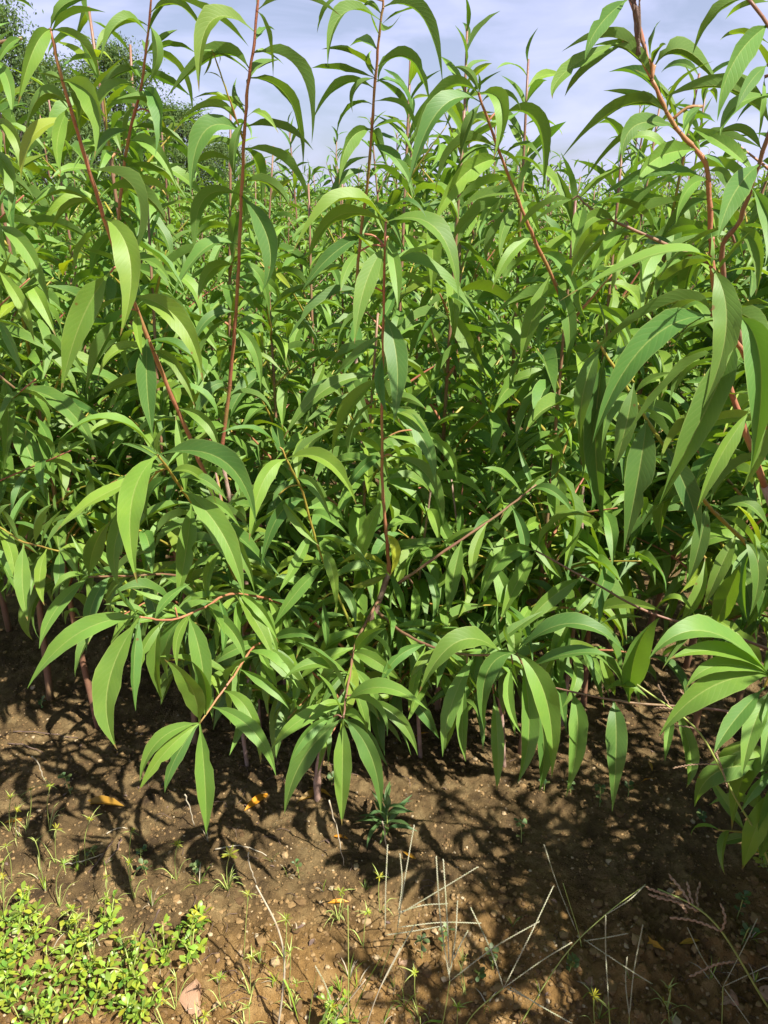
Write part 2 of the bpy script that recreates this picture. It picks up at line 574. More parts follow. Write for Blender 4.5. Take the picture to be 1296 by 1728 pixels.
# ------------------------------------------------------------------ ground
def axis(segs):
    out = []
    for a, b, n in segs:
        out.extend(np.linspace(a, b, n, endpoint=False))
    out.append(segs[-1][1])
    return np.array(out)
def build_ground():
    xs = axis([(-400, -60, 8), (-60, -8, 16), (-8, -1.3, 40), (-1.3, 1.4, 620), (1.4, 8, 40), (8, 60, 16), (60, 400, 8)])
    ys = axis([(-60, -2, 12), (-2, 0.55, 20), (0.55, 1.75, 310), (1.75, 3.2, 110), (3.2, 14, 70), (14, 80, 24), (80, 900, 12)])
    X, Y = np.meshgrid(xs, ys)
    near = (1 - sstep(3.0, 6.0, np.abs(X))) * (1 - sstep(5.0, 9.0, np.abs(Y)))
    Z = macro(X, Y) + relief(X, Y) * near
    nx, ny = len(xs), len(ys)
    V = np.stack([X.ravel(), Y.ravel(), Z.ravel()], 1)
    i = np.arange(nx - 1); j = np.arange(ny - 1)
    I, J = np.meshgrid(i, j)
    a = (J * nx + I).ravel()
    F = np.stack([a, a + 1, a + nx + 1, a + nx], 1)
    me = bpy.data.meshes.new('ground')
    me.vertices.add(len(V)); me.vertices.foreach_set('co', V.astype(np.float32).ravel())
    me.loops.add(F.size); me.loops.foreach_set('vertex_index', F.astype(np.int32).ravel())
    me.polygons.add(len(F))
    me.polygons.foreach_set('loop_start', np.arange(0, F.size, 4, dtype=np.int32))
    me.polygons.foreach_set('loop_total', np.full(len(F), 4, np.int32))
    me.polygons.foreach_set('use_smooth', np.ones(len(F), bool))
    me.update(calc_edges=True)
    o = link('ground', me, mat=M_SOIL)
    o['kind'] = 'structure'
    o['label'] = 'bare brown soil of the nursery bed with its cut bank in front'
    return o
build_ground()

def zat(x, y):
    return float(macro(x, y) + relief(np.array([x]), np.array([y]))[0])

ICO = None
def ico():
    global ICO
    if ICO is None:
        import bmesh
        bm = bmesh.new()
        bmesh.ops.create_icosphere(bm, subdivisions=1, radius=1)
        ICO = ([v.co.copy() for v in bm.verts], [tuple(v.index for v in f.verts) for f in bm.faces])
        bm.free()
    return ICO

def build_crumbs():
    rng = np.random.default_rng(5)
    V0, F0 = ico()
    V0 = np.array(V0)
    F0 = np.array(F0)
    n = 30000
    y = 0.6 + 1.7 * rng.random(n) ** 1.35
    x = (rng.random(n) * 2 - 1) * (0.35 + 0.62 * y)
    r = 0.0008 + 0.0030 * rng.random(n) ** 2.2
    big = rng.random(n) < 0.06
    r[big] *= 2.2
    bankm = y < 1.15
    r[bankm] *= 1.45
    z = macro(x, y) + relief(x, y) + r * 0.25
    allv = np.empty((n, len(V0), 3)); 
    for k in range(n):
        j = V0 * (0.7 + 0.6 * rng.random((len(V0), 1))) * np.array([1.25, 1.0, 0.75])
        a = rng.random() * 6.28
        c, s = math.cos(a), math.sin(a)
        j = j @ np.array([[c, s, 0], [-s, c, 0], [0, 0, 1]])
        allv[k] = j * r[k] + (x[k], y[k], z[k])
    F = (F0[None] + (np.arange(n) * len(V0))[:, None, None]).reshape(-1, 3)
    me = bpy.data.meshes.new('soil_crumbs')
    me.from_pydata(allv.reshape(-1, 3).tolist(), [], F.tolist())
    me.update()
    o = link('soil_crumbs', me, mat=M_CRUMB)
    o['kind'] = 'stuff'
    tag(o, 'loose crumbs and grit of brown soil strewn over the bed', 'soil')
build_crumbs()

# ------------------------------------------------------------------ leaf library (shared by the procedural shoots)
LIB = {}
def make_lib():
    rng = random.Random(11)
    spec = {'arch': (14, (15, 50), (90, 135)), 'droop': (14, (-25, 10), (50, 80)),
            'young': (8, (45, 75), (15, 60)), 'hang': (8, (-55, -30), (15, 40))}
    for cls, (n, a0r, br) in spec.items():
        LIB[cls] = []
        for k in range(n):
            a0 = math.radians(rng.uniform(*a0r)); bend = math.radians(rng.uniform(*br))
            W = rng.uniform(0.17, 0.235) if cls != 'young' else rng.uniform(0.14, 0.2)
            fold = rng.uniform(0.2, 0.9); wave = rng.uniform(0.02, 0.09)
            side = rng.uniform(-0.5, 0.5); tw = rng.uniform(-1.1, 1.1)
            pair = []
            for n_seg, split, halves in ((9, True, 2), (5, False, 1)):
                r2 = random.Random(k * 7 + 3)
                P = Vector((0, 0, 0)); C = [P.copy()]; Nn = []
                for i in range(n_seg + 1):
                    t = i / n_seg
                    th = a0 - bend * (t ** 0.9)
                    ps = side * t
                    T = Vector((math.cos(th) * math.cos(ps), math.cos(th) * math.sin(ps), math.sin(th)))
                    up = Vector((-math.sin(th) * math.cos(ps), -math.sin(th) * math.sin(ps), math.cos(th)))
                    S = T.cross(up)
                    Nn.append(up * math.cos(tw * t) + S * math.sin(tw * t))
                    if i < n_seg:
                        P = P + T / n_seg
                        C.append(P.copy())
                g = leaf_geo(C, Nn, W, fold, wave, r2, split, halves)
                pair.append(g)
            me = mesh('leaf_%s' % cls, *pair[0], mat=M_LEAF)
            LIB[cls].append((me, pair[1]))
make_lib()

def leaf_frame(d, t, rng, lean=0.45, roll=0.35):
    """Rotation with x outwards (d blended with the shoot's own direction) and z up."""
    h = Vector((d.x, d.y, 0.0)) + Vector((t.x, t.y, 0)) * lean
    if h.length < 0.15:
        a = rng.uniform(0, 6.28)
        h = Vector((math.cos(a), math.sin(a), 0))
    X = h.normalized()
    Z = Vector((0, 0, 1)); Y = Z.cross(X)
    R = Matrix((X, Y, Z)).transposed()
    R = R @ Matrix.Rotation(rng.gauss(0, roll), 3, 'X') @ Matrix.Rotation(rng.gauss(0, 0.18), 3, 'Y')
    return R

def leaves_along(path, rng, step=0.03, start=0.12, size=(0.10, 0.155), keep=None, tipcls=True, phase=None):
    """Spiral of leaves along a shoot: list of (position, rotation, scale, class, index)."""
    out = []
    lens = [0]
    for a, b in zip(path, path[1:]):
        lens.append(lens[-1] + (b - a).length)
    tot = lens[-1]
    s = start * tot
    az = rng.uniform(0, 6.28) if phase is None else phase
    while s < tot:
        i = max(k for k in range(len(lens)) if lens[k] <= s)
        i = min(i, len(path) - 2)
        f = (s - lens[i]) / max(1e-6, lens[i + 1] - lens[i])
        p = path[i].lerp(path[i + 1], f)
        t = (path[i + 1] - path[i]).normalized()
        ref = Vector((0, 0, 1)) if abs(t.z) < 0.8 else Vector((1, 0, 0))
        u = t.cross(ref).normalized(); w = t.cross(u)
        d = u * math.cos(az) + w * math.sin(az)
        az += 2.4
        fr = s / tot
        if keep is None or keep(p, d):
            sc_ = rng.uniform(*size)
            if fr > 0.82:
                sc_ *= 1.0 - 2.2 * (fr - 0.82)
                cls = 'young' if rng.random() < 0.75 else 'arch'
            else:
                q = rng.random()
                if t.z > 0.6:
                    cls = 'arch' if q < 0.5 else 'droop'
                else:
                    cls = 'arch' if q < 0.2 else ('droop' if q < 0.62 else 'hang')
            out.append((p, leaf_frame(d, t, rng), sc_, cls, rng.randrange(100)))
        s += step * rng.uniform(0.75, 1.3)
    return out

def grow(rng, H, nb, lean=0.10, low=0.28, reach=1.0, step=0.030, big=1.0):
    """Trunk and side shoots of one sapling, at the origin."""
    a = rng.uniform(0, 6.28)
    top = Vector((math.cos(a) * lean * rng.random() * 2, math.sin(a) * lean * rng.random() * 2, H))
    mid = top * 0.5 + Vector((rng.gauss(0, 0.02), rng.gauss(0, 0.02), 0))
    q1 = top * 0.25 + Vector((rng.gauss(0, 0.012), rng.gauss(0, 0.012), 0))
    trunk = smooth_path([Vector((0, 0, -0.03)), q1, mid, top], 6)
    parts = []
    n = len(trunk)
    leaves = leaves_along(trunk, rng, step * 1.1, 0.45, (0.10 * big, 0.16 * big))
    parts.append(('trunk', trunk, [0.0072 * H / 1.3 * (1 - 0.80 * (i / (n - 1))) + 0.0012 for i in range(n)], M_BARK if H < 1.0 else M_TWIG, leaves))
    az = rng.uniform(0, 6.28)
    for k in range(nb):
        f = low + (0.93 - low) * (k + rng.uniform(-0.3, 0.3)) / nb
        f = min(0.94, max(0.15, f))
        i = int(f * (n - 1))
        p = trunk[i]
        az += 2.4 + rng.gauss(0, 0.35)
        ln = (0.56 - 0.42 * f) * rng.uniform(0.65, 1.2) * reach
        el = math.radians(12 + 42 * f + rng.gauss(0, 9))
        d = Vector((math.cos(az) * math.cos(el), math.sin(az) * math.cos(el), math.sin(el)))
        sag = (0.20 - 0.22 * f) * ln
        e = p + d * ln - Vector((0, 0, sag))
        m = p + d * ln * 0.5 + Vector((0, 0, sag * 0.35))
        path = smooth_path([p, m, e], 5)
        nn = len(path)
        lv = leaves_along(path, rng, step, 0.10, (0.085 * big, 0.15 * big))
        parts.append(('branch', path, [0.0042 * (1 - 0.7 * j / (nn - 1)) for j in range(nn)], M_SHOOT if rng.random() < 0.3 else M_GREENSHOOT, lv))
    return parts

N_LEAF = [0]
def tint(rng, base=(1, 1, 1)):
    v = rng.uniform(0.78, 1.16)
    return (base[0] * v, base[1] * v, base[2] * v, 1)

def put_leaf(branch, org, item, rng):
    p, R, s, cls, k = item
    me = LIB[cls][k % len(LIB[cls])][0]
    o = bpy.data.objects.new('leaf', me)
    col.objects.link(o)
    o.parent = branch
    o.matrix_basis = Matrix.Translation(p - org) @ (R * s).to_4x4()
    q = rng.random()
    o.color = tint(rng) if q > 0.06 else tint(rng, (1.5, 1.2, 0.8))
    N_LEAF[0] += 1

def realise_single(root, parts, rng, limit=290):
    """Every shoot a part, the leaves nearest the camera pieces of their own, the rest one mass."""
    base = root.location
    cp = Vector((0, 0, CAM_H))
    ds = sorted((it[0] + base - cp).length - 0.25 * it[0].z for pt in parts for it in pt[4])
    cut = ds[limit] if len(ds) > limit else 1e9
    rest = []
    for name, path, rad, mat, lv in parts:
        org = path[0]
        me = mesh(name, *tube(path, rad, 6, org), mat=mat)
        b = link(name, me, root, org)
        far = []
        for it in lv:
            if (it[0] + base - cp).length - 0.25 * it[0].z < cut:
                put_leaf(b, org, it, rng)
            else:
                far.append(it)
        if far:
            rest.append((name, path, rad, mat, far))
    if rest:
        o = link('foliage', crown_mesh(rest, 'foliage'), root)
        o['kind'] = 'stuff'

def crown_mesh(parts, name):
    g = Geo()
    for _, path, rad, mat, lv in parts:
        for p, R, s, cls, k in lv:
            v, f, uv = LIB[cls][k % len(LIB[cls])][1]
            RS = np.array(R) * s
            vv = np.array([tuple(x) for x in v]) @ RS.T + np.array(p)
            g.add([tuple(x) for x in vv], f, uv)
    return g.mesh(name, M_CROWN)

def wood_mesh(parts, name):
    g = Geo()
    for nm, path, rad, mat, lv in parts:
        g.add(*tube(path, rad, 5))
    return g.mesh(name, M_TWIG)

# ------------------------------------------------------------------ the saplings in front, shoot by shoot as photographed
def nearest(path2, x, y):
    best = None
    for i, (qx, qy, P) in enumerate(path2):
        d = math.hypot(qx - x, qy - y)
        if best is None or d < best[0]:
            best = (d, P)
    return best

def project(P):
    c, s = math.cos(PITCH), math.sin(PITCH)
    d = Vector(P) - Vector((0, 0, CAM_H))
    dep = d.y * c - d.z * s
    upc = d.y * s + d.z * c
    return 648 + FPX * d.x / dep, 864 - FPX * upc / dep

def hero_leaf(branch, org, path2, spec, rng, spur):
    bx, by, mx_, my_, tx, ty, r = spec[:7]
    w = spec[7] if len(spec) > 7 else 1.0
    dt = spec[8] if len(spec) > 8 else None
    dist, Pn = nearest(path2, bx, by)
    Yb = Pn.y
    if dist < 16:
        B = Pn.copy()
    else:
        B = at(bx, by, Yb + rng.uniform(-0.01, 0.01))
        spur.append((Pn.copy(), B.copy()))
    if dt is None:
        dt = (-0.075 if r >= 65 else -0.05) if r > 0 else 0.015
    M = at(mx_, my_, Yb + dt * 0.45 - 0.012)
    T = at(tx, ty, Yb + dt)
    Cc = M * 2 - (B + T) * 0.5
    n = 13
    C = []
    for i in range(n + 1):
        t = i / n
        C.append(B * (1 - t) ** 2 + Cc * 2 * t * (1 - t) + T * t * t)
    Lg = sum((b - a).length for a, b in zip(C, C[1:]))
    toc = (Vector((0, 0, CAM_H)) - M).normalized()
    t0 = (C[1] - C[0]).normalized()
    upv = Vector((0, 0, 1)) - t0 * t0.z
    cs = toc - t0 * toc.dot(t0)
    cs.normalize()
    if upv.length < 0.25:
        upv = cs.copy()
    upv.normalize()
    side = t0.cross(upv).normalized()
    if side.dot(toc) < 0:
        side = -side
    rr = math.radians(r + rng.uniform(-6, 6))
    if abs(r) >= 70:
        nrm = cs * math.copysign(1, r) + upv * 0.25
    else:
        nrm = upv * math.cos(rr) + side * math.sin(rr)
    nrm.normalize()
    Ns = []
    tp = t0
    for i in range(n + 1):
        T_ = (C[min(i + 1, n)] - C[max(i - 1, 0)]).normalized()
        q = tp.rotation_difference(T_)
        nrm = q @ nrm
        nrm = (nrm - T_ * nrm.dot(T_)).normalized()
        Ns.append(nrm.copy())
        tp = T_
    W = 0.168 * Lg * min(w, 1.28)
    fold = rng.uniform(0.25, 0.85)
    C = [c - B for c in C]
    me = mesh('leaf', *leaf_geo(C, Ns, W, fold, rng.uniform(0.02, 0.08), rng), mat=M_LEAF)
    o = link('leaf', me, branch, B - org)
    o.color = tint(rng, spec[9] if len(spec) > 9 else (1, 1, 1))
    N_LEAF[0] += 1

def hero_shoot(root, base, pts, r_tip, r_base, mat, leaves, rng, fill=0.035, name='branch', fillkeep=None, fillstart=0.0, size=(0.10, 0.15)):
    """pts run from the foot of the shoot to its tip as (pixel x, pixel y, distance)."""
    P = [at(*p) if len(p) == 3 and not isinstance(p, Vector) else Vector(p) for p in pts]
    path = smooth_path(P, 6)
    n = len(path)
    jr = random.Random(n * 31 + len(leaves))
    path = [q + Vector((jr.gauss(0, .0005), jr.gauss(0, .0005), 0)) if 0 < i < n - 1 else q for i, q in enumerate(path)]
    org = path[0]
    rad = [0.86 * r_base + (0.9 * r_tip - 0.86 * r_base) * (i / (n - 1)) ** 0.8 for i in range(n)]
    # slight swelling at the nodes
    rad = [r * (1 + 0.10 * math.sin(i * 2.1)) for i, r in enumerate(rad)]
    g = Geo()
    g.add(*tube(path, rad, 9, org))
    b = link(name, None if False else mesh(name, [(0, 0, 0)], []), root, org - base)
    path2 = [(*project(p), p) for p in path]
    spur = []
    for s in leaves:
        hero_leaf(b, org, path2, s, rng, spur)
    for a, c in spur:
        m = a.lerp(c, 0.5) + Vector((0, 0, 0.006))
        pp = smooth_path([a, m, c], 3)
        g.add(*tube(pp, [max(0.0011, r_tip * 0.8)] * len(pp), 5, org))
    V0, F0 = ico()
    for s in leaves:
        dd, Pn = nearest(path2, s[0], s[1])
        k = min(range(n), key=lambda i: (path[i] - Pn).length)
        rr_ = rad[k]
        g.add([Pn - org + Vector((v.x * rr_ * 1.22, v.y * rr_ * 1.22, v.z * rr_ * 1.15)) for v in V0], F0)
    old = b.data
    b.data = g.mesh(name, mat)
    bpy.data.meshes.remove(old)
    if fill:
        keep = fillkeep or (lambda p, d: d.y > -0.25)
        for it in leaves_along(path, rng, fill * .64, fillstart, size, keep):
            put_leaf(b, org, it, rng)
    return b

RED = (1.0, 1.0, 1.0)
YEL = (2.1, 1.35, 0.8)
PALE = (1.25, 1.15, 1.0)
DARK = (0.8, 0.85, 0.9)

# --- central sapling: the bare foot of its trunk shows at the bottom, its leader rises through the middle
rngH = random.Random(21)
bc = ground_hit(536, 1352)
c_root = empty('peach_sapling', bc, 'peach sapling with bare pinkish trunk foot and thin leader rising mid picture', 'sapling', 'peach saplings of the front row')
hero_shoot(c_root, bc, [bc - Vector((0, 0, 0.03)), at(538, 1290, bc.y), at(575, 1180, bc.y - 0.01), at(628, 1045, bc.y - 0.02), at(657, 965, bc.y - 0.02)],
           0.0065, 0.0115, M_BARK, [], rngH, fill=None, name='trunk')
hero_shoot(c_root, bc, [(657, 968, bc.y - .02), (652, 900, 1.34), (645, 800, 1.32), (646, 600, 1.28), (651, 375, 1.22)], 0.002, 0.0052, M_SHOOT, [
    (645, 368, 575, 338, 495, 425, 35, 1.15), (642, 380, 568, 366, 518, 445, -35, 1.1), (658, 372, 738, 388, 774, 508, 35, 1.1),
    (657, 365, 685, 340, 720, 368, 30), (648, 425, 616, 482, 598, 580, 75, 1.15), (653, 470, 720, 450, 808, 540, 25),
    (655, 400, 668, 460, 671, 522, 80), (612, 490, 545, 508, 485, 577, 30, .95), (646, 545, 670, 610, 664, 715, 90, 1.25),
    (606, 425, 585, 455, 575, 492, 80), (615, 395, 558, 432, 510, 490, 50), (628, 635, 545, 660, 478, 742, 35),
    (656, 675, 712, 738, 733, 815, 70), (700, 725, 752, 758, 771, 815, 60), (662, 770, 725, 808, 748, 893, 55, 1, -.03, PALE),
    (645, 840, 618, 905, 597, 980, 85, 1.1, -.03, PALE), (650, 905, 668, 930, 658, 972, 70, 1.3, -.02, YEL),
    (657, 972, 674, 1005, 684, 1047, 75, 1, -.02, PALE), (648, 600, 640, 650, 655, 700, 85), (640, 560, 600, 600, 560, 640, 45, .9, .03),
    (648, 960, 612, 940, 570, 955, 40, .9, -.02, YEL), (650, 968, 620, 985, 590, 990, 40, 1, -.02, YEL), (646, 710, 690, 700, 735, 760, 30),
    (648, 650, 590, 690, 560, 770, 50, 1, .04), (647, 760, 610, 790, 570, 850, 55)], rngH, 0.03)
hero_shoot(c_root, bc, [(640, 1010, bc.y - .02), (603, 1080, 1.25), (590, 1140, 1.14), (579, 1212, 1.04)], 0.0018, 0.0040, M_TWIG, [
    (571, 1217, 512, 1280, 480, 1374, 45, 1.05), (579, 1217, 578, 1300, 577, 1393, 90, 1.15), (586, 1215, 626, 1275, 643, 1374, 60, 1.05),
    (568, 1185, 510, 1213, 455, 1268, 40), (562, 1210, 517, 1240, 487, 1297, 60), (572, 1207, 560, 1168, 534, 1135, 60, .8),
    (586, 1190, 645, 1160, 722, 1198, 35), (612, 1180, 672, 1212, 705, 1275, 60), (583, 1135, 532, 1120, 477, 1148, 35), (600, 1100, 622, 1072, 652, 1060, 70, 1.1),
    (592, 1130, 560, 1160, 540, 1200, 60), (598, 1090, 640, 1110, 660, 1160, 60)], rngH, 0.024)
hero_shoot(c_root, bc, [(640, 1035, bc.y - .03), (680, 1068, 1.26), (740, 1095, 1.18), (800, 1105, 1.12), (872, 1102, 1.06)], 0.0018, 0.0042, M_TWIG, [
    (842, 1097, 772, 1083, 706, 1173, 40, 1.15), (795, 1110, 762, 1190, 747, 1277, 80), (785, 1150, 780, 1225, 786, 1285, 80),
    (867, 1097, 822, 1135, 818, 1237, 50, 1.1), (872, 1107, 922, 1180, 931, 1312, 55, 1.1), (865, 1120, 858, 1180, 880, 1238, 70),
    (880, 1120, 893, 1230, 873, 1322, 80), (880, 1090, 965, 1052, 1057, 1103, 30), (885, 1130, 965, 1103, 1035, 1110, 30),
    (833, 1170, 840, 1260, 838, 1335, 85, .9), (725, 1085, 670, 1110, 640, 1162, 60), (880, 1095, 850, 1070, 858, 1050, 60, .8),
    (720, 1100, 700, 1150, 690, 1200, 70), (760, 1105, 720, 1110, 690, 1150, 50), (905, 1180, 918, 1260, 910, 1335, 80, .9, .03)], rngH, 0.022)
hero_shoot(c_root, bc, [(672, 985, bc.y - .03), (750, 930, 1.36), (838, 870, 1.38), (905, 818, 1.40)], 0.0022, 0.0042, M_TWIG, [
    (780, 922, 765, 975, 755, 1040, 90, 1.5), (697, 985, 702, 1025, 690, 1065, 85, 1.3), (720, 960, 735, 1000, 728, 1050, 80),
    (860, 860, 885, 910, 880, 970, 80), (900, 825, 935, 830, 975, 880, 40), (830, 880, 800, 930, 800, 985, 70), (880, 835, 850, 800, 815, 790, 40)], rngH, 0.04)
hero_shoot(c_root, bc, [(600, 1075, 1.30), (540, 930, 1.26), (510, 830, 1.22), (483, 775, 1.17)], 0.0018, 0.0035, M_GREENSHOOT, [
    (487, 775, 552, 778, 602, 853, 45), (478, 775, 443, 815, 420, 915, 70), (472, 755, 425, 725, 370, 732, 30), (470, 835, 507, 885, 540, 922, 60),
    (520, 900, 500, 950, 470, 1000, 70), (530, 930, 560, 960, 568, 1035, 70, 1, -.03), (505, 840, 470, 870, 440, 960, 60), (545, 1010, 550, 1060, 552, 1095, 85, .9, -.03),
    (515, 870, 545, 870, 590, 905, 40), (500, 810, 530, 820, 560, 880, 60), (545, 960, 500, 1000, 460, 1060, 55), (555, 980, 590, 1010, 600, 1060, 70)], rngH, 0.035)
hero_shoot(c_root, bc, [(575, 1180, bc.y - .03), (500, 1110, 1.36), (440, 1085, 1.22), (395, 1140, 1.08), (337, 1220, 1.01)], 0.0017, 0.0038, M_SHOOT, [
    (333, 1225, 280, 1268, 233, 1337, 55), (328, 1212, 268, 1250, 236, 1320, 40), (333, 1235, 296, 1280, 278, 1338, 60), (338, 1228, 346, 1320, 348, 1408, 90, 1.15),
    (365, 1200, 427, 1233, 466, 1310, 75), (388, 1165, 422, 1205, 440, 1290, 70), (412, 1135, 455, 1158, 488, 1197, 60), (436, 1095, 454, 1130, 468, 1162, 75),
    (466, 1090, 480, 1120, 487, 1162, 75), (450, 1085, 500, 1068, 535, 1083, 50), (340, 1212, 322, 1160, 277, 1112, 75, 1.1), (350, 1200, 345, 1150, 322, 1115, 70, .9),
    (480, 1100, 500, 1150, 490, 1200, 80), (520, 1120, 530, 1165, 520, 1210, 80)], rngH, 0.020, fillkeep=lambda p, d: d.y > -.1 or project(p)[0] > 425)
hero_shoot(c_root, bc, [(600, 1110, 1.40), (500, 1030, 1.38), (400, 1002, 1.24), (345, 1025, 1.13), (290, 1046, 1.07), (236, 1041, 1.02)], 0.0017, 0.0036, M_SHOOT, [
    (228, 1036, 130, 1070, 46, 1162, 50, .95), (229, 1042, 182, 1160, 198, 1265, 80, 1.3), (233, 1042, 226, 1120, 229, 1200, 60, .9), (226, 1034, 208, 1015, 197, 990, 60, .9),
    (295, 1025, 240, 990, 180, 1015, 40), (283, 1050, 245, 1090, 233, 1147, 60), (322, 1040, 340, 1115, 345, 1207, 90, 1.25), (350, 1025, 394, 1068, 413, 1118, 80, 1.15),
    (395, 1005, 440, 1030, 470, 1085, 60), (420, 1005, 400, 1040, 408, 1090, 70), (270, 1050, 262, 1110, 275, 1185, 80, .9, .02), (370, 1015, 380, 1060, 372, 1110, 80),
    (305, 1045, 280, 1090, 285, 1150, 70, 1, .03), (450, 1015, 470, 1050, 460, 1110, 75), (330, 1040, 300, 1075, 300, 1130, 70)], rngH, 0.022, fillkeep=lambda p, d: d.y > -.1 or project(p)[0] > 390)

# --- left sapling: reddish leader in the upper left corner, side shoots falling towards the soil
bl = ground_hit(415, 1225)
l_root = empty('peach_sapling', bl, 'peach sapling whose salmon pink leader leans up into the top left corner', 'sapling', 'peach saplings of the front row')
hero_shoot(l_root, bl, [bl - Vector((0, 0, .03)), at(420, 1090, bl.y - .03), at(395, 940, bl.y - .10), at(350, 810, 1.42)], 0.006, 0.0105, M_BARK, [], rngH, fill=None, name='trunk')
hero_shoot(l_root, bl, [(350, 812, 1.42), (320, 738, 1.38), (275, 633, 1.32), (222, 500, 1.26), (175, 365, 1.2), (145, 270, 1.16), (105, 135, 1.12), (85, 50, 1.10)], 0.0022, 0.0055, M_SHOOT, [
    (82, 40, 56, 85, 30, 178, 60, 1.3), (88, 50, 140, 75, 168, 140, -40, 1.25), (86, 42, 112, 6, 170, -3, -30), (106, 142, 85, 125, 62, 123, -40),
    (107, 138, 163, 175, 159, 268, 70, 1.4), (107, 170, 72, 160, 43, 222, -55, 1.4), (118, 212, 57, 228, 36, 308, 45, 1.25, -.03, YEL), (148, 284, 230, 325, 222, 442, -45, 1.05),
    (172, 366, 220, 440, 203, 567, 85, 1.3), (170, 363, 108, 326, 32, 368, 35), (114, 190, 97, 235, 103, 295, 80), (186, 460, 138, 540, 103, 660, 80, 1.5, -.03, DARK),
    (203, 535, 170, 590, 145, 655, -60, 1.2), (225, 495, 302, 540, 343, 645, 50, 1.15), (247, 578, 248, 650, 258, 737, 90, 1.5), (160, 330, 120, 300, 95, 320, 35),
    (165, 345, 120, 345, 85, 390, -30), (300, 680, 350, 715, 371, 775, 60, 1, -.05), (265, 600, 300, 620, 330, 690, 60), (255, 585, 200, 590, 165, 640, 40),
    (105, 130, 125, 160, 135, 230, -60, 1.1, .05), (205, 450, 250, 440, 290, 480, 30), (230, 520, 232, 560, 240, 600, 80)], rngH, 0.032)
hero_shoot(l_root, bl, [(405, 1000, bl.y - .08), (380, 935, 1.30), (345, 880, 1.2), (300, 815, 1.1), (266, 768, 1.04)], 0.002, 0.0045, M_GREENSHOOT, [
    (261, 760, 188, 708, 100, 742, 25, .95), (262, 772, 222, 850, 232, 985, 85, 1.25), (275, 767, 378, 778, 432, 885, 40), (266, 760, 270, 738, 288, 715, 60, 1.2, -.01, PALE),
    (308, 825, 375, 900, 412, 1007, 70, 1.2), (318, 850, 314, 930, 298, 1012, 90, 1.3), (262, 800, 165, 840, 95, 897, 25), (250, 815, 197, 905, 202, 992, 60),
    (340, 880, 290, 890, 260, 930, 40), (345, 880, 400, 920, 430, 1000, 60), (290, 805, 255, 830, 250, 890, 60, .9, .04), (370, 925, 350, 970, 355, 1020, 80),
    (325, 855, 365, 850, 405, 890, 35), (285, 795, 330, 800, 365, 850, 40, 1, .03), (280, 790, 240, 800, 205, 840, 40)], rngH, 0.026)
hero_shoot(l_root, bl, [(400, 985, bl.y - .06), (286, 970, 1.34), (220, 972, 1.25), (150, 973, 1.17)], 0.0018, 0.0034, M_TWIG, [
    (150, 962, 160, 920, 186, 880, 70, 1.1), (147, 975, 95, 1028, 66, 1095, 75, 1.05), (145, 968, 112, 976, 85, 1012, 30), (183, 975, 156, 1020, 146, 1097, 85, 1.15),
    (170, 970, 140, 945, 112, 925, 50), (240, 972, 225, 1000, 220, 1040, 80, .9), (215, 972, 190, 1000, 185, 1050, 80, .9, .03)], rngH, 0.024)

# --- far-left sapling, mostly outside the picture
be = Vector((-1.22, 1.72, float(macro(-1.22, 1.72))))
e_root = empty('peach_sapling', be, 'peach sapling cut off by the left edge with a yellowish low twig', 'sapling', 'peach saplings of the front row')
hero_shoot(e_root, be, [be - Vector((0, 0, .03)), be + Vector((.02, -.02, .5)), be + Vector((.0, -.12, 1.0)), at(-40, 300, 1.3), at(-60, 60, 1.22)], 0.003, 0.011, M_TWIG, [
    (-12, 2, 25, -2, 58, 17, -30), (37, 65, 12, 78, -8, 117, 50), (-5, 380, 47, 425, 85, 517, 50), (-5, 455, 34, 508, 58, 577, 40), (5, 640, 14, 700, 5, 800, 70),
    (15, 690, 52, 770, 85, 857, 85, 1.5), (25, 655, 112, 688, 165, 777, 35), (-8, 100, 15, 140, 20, 200, 70), (-5, 200, 25, 230, 35, 300, 60), (-10, 250, 20, 300, 12, 370, 80),
    (-5, 540, 20, 580, 40, 640, 60), (-10, 700, 10, 780, 20, 850, 85)], rngH, 0.03, fillkeep=lambda p, d: d.x > -0.2 and (p.z > 0.45))
hero_shoot(e_root, be, [be + Vector((0.01, -0.02, .40)), at(-30, 898, 1.35), at(40, 915, 1.27), at(100, 930, 1.2)], 0.0015, 0.003, M_GREENSHOOT, [
    (33, 920, 38, 985, 47, 1048, 90, 1.35), (80, 927, 67, 975, 75, 1022, 85, 1.2), (104, 930, 100, 965, 95, 1002, 85, 1.4), (-15, 955, 15, 965, 38, 985, 30), (60, 920, 60, 880, 90, 850, 60),
    (15, 910, -5, 870, 20, 850, 40), (95, 928, 120, 945, 135, 985, 60)], rngH, 0.03)
for zz, aim in ((0.62, at(60, 640, 1.36)), (0.8, at(50, 470, 1.38)), (0.95, at(40, 330, 1.4)), (0.55, at(120, 760, 1.42))):
    hero_shoot(e_root, be, [be + Vector((0.0, -0.05, zz)), (be + Vector((0, -.05, zz))).lerp(aim, .5) + Vector((0, 0, .04)), aim], 0.0015, 0.0035, M_SHOOT, [], rngH, 0.026,
               fillkeep=lambda p, d: True)

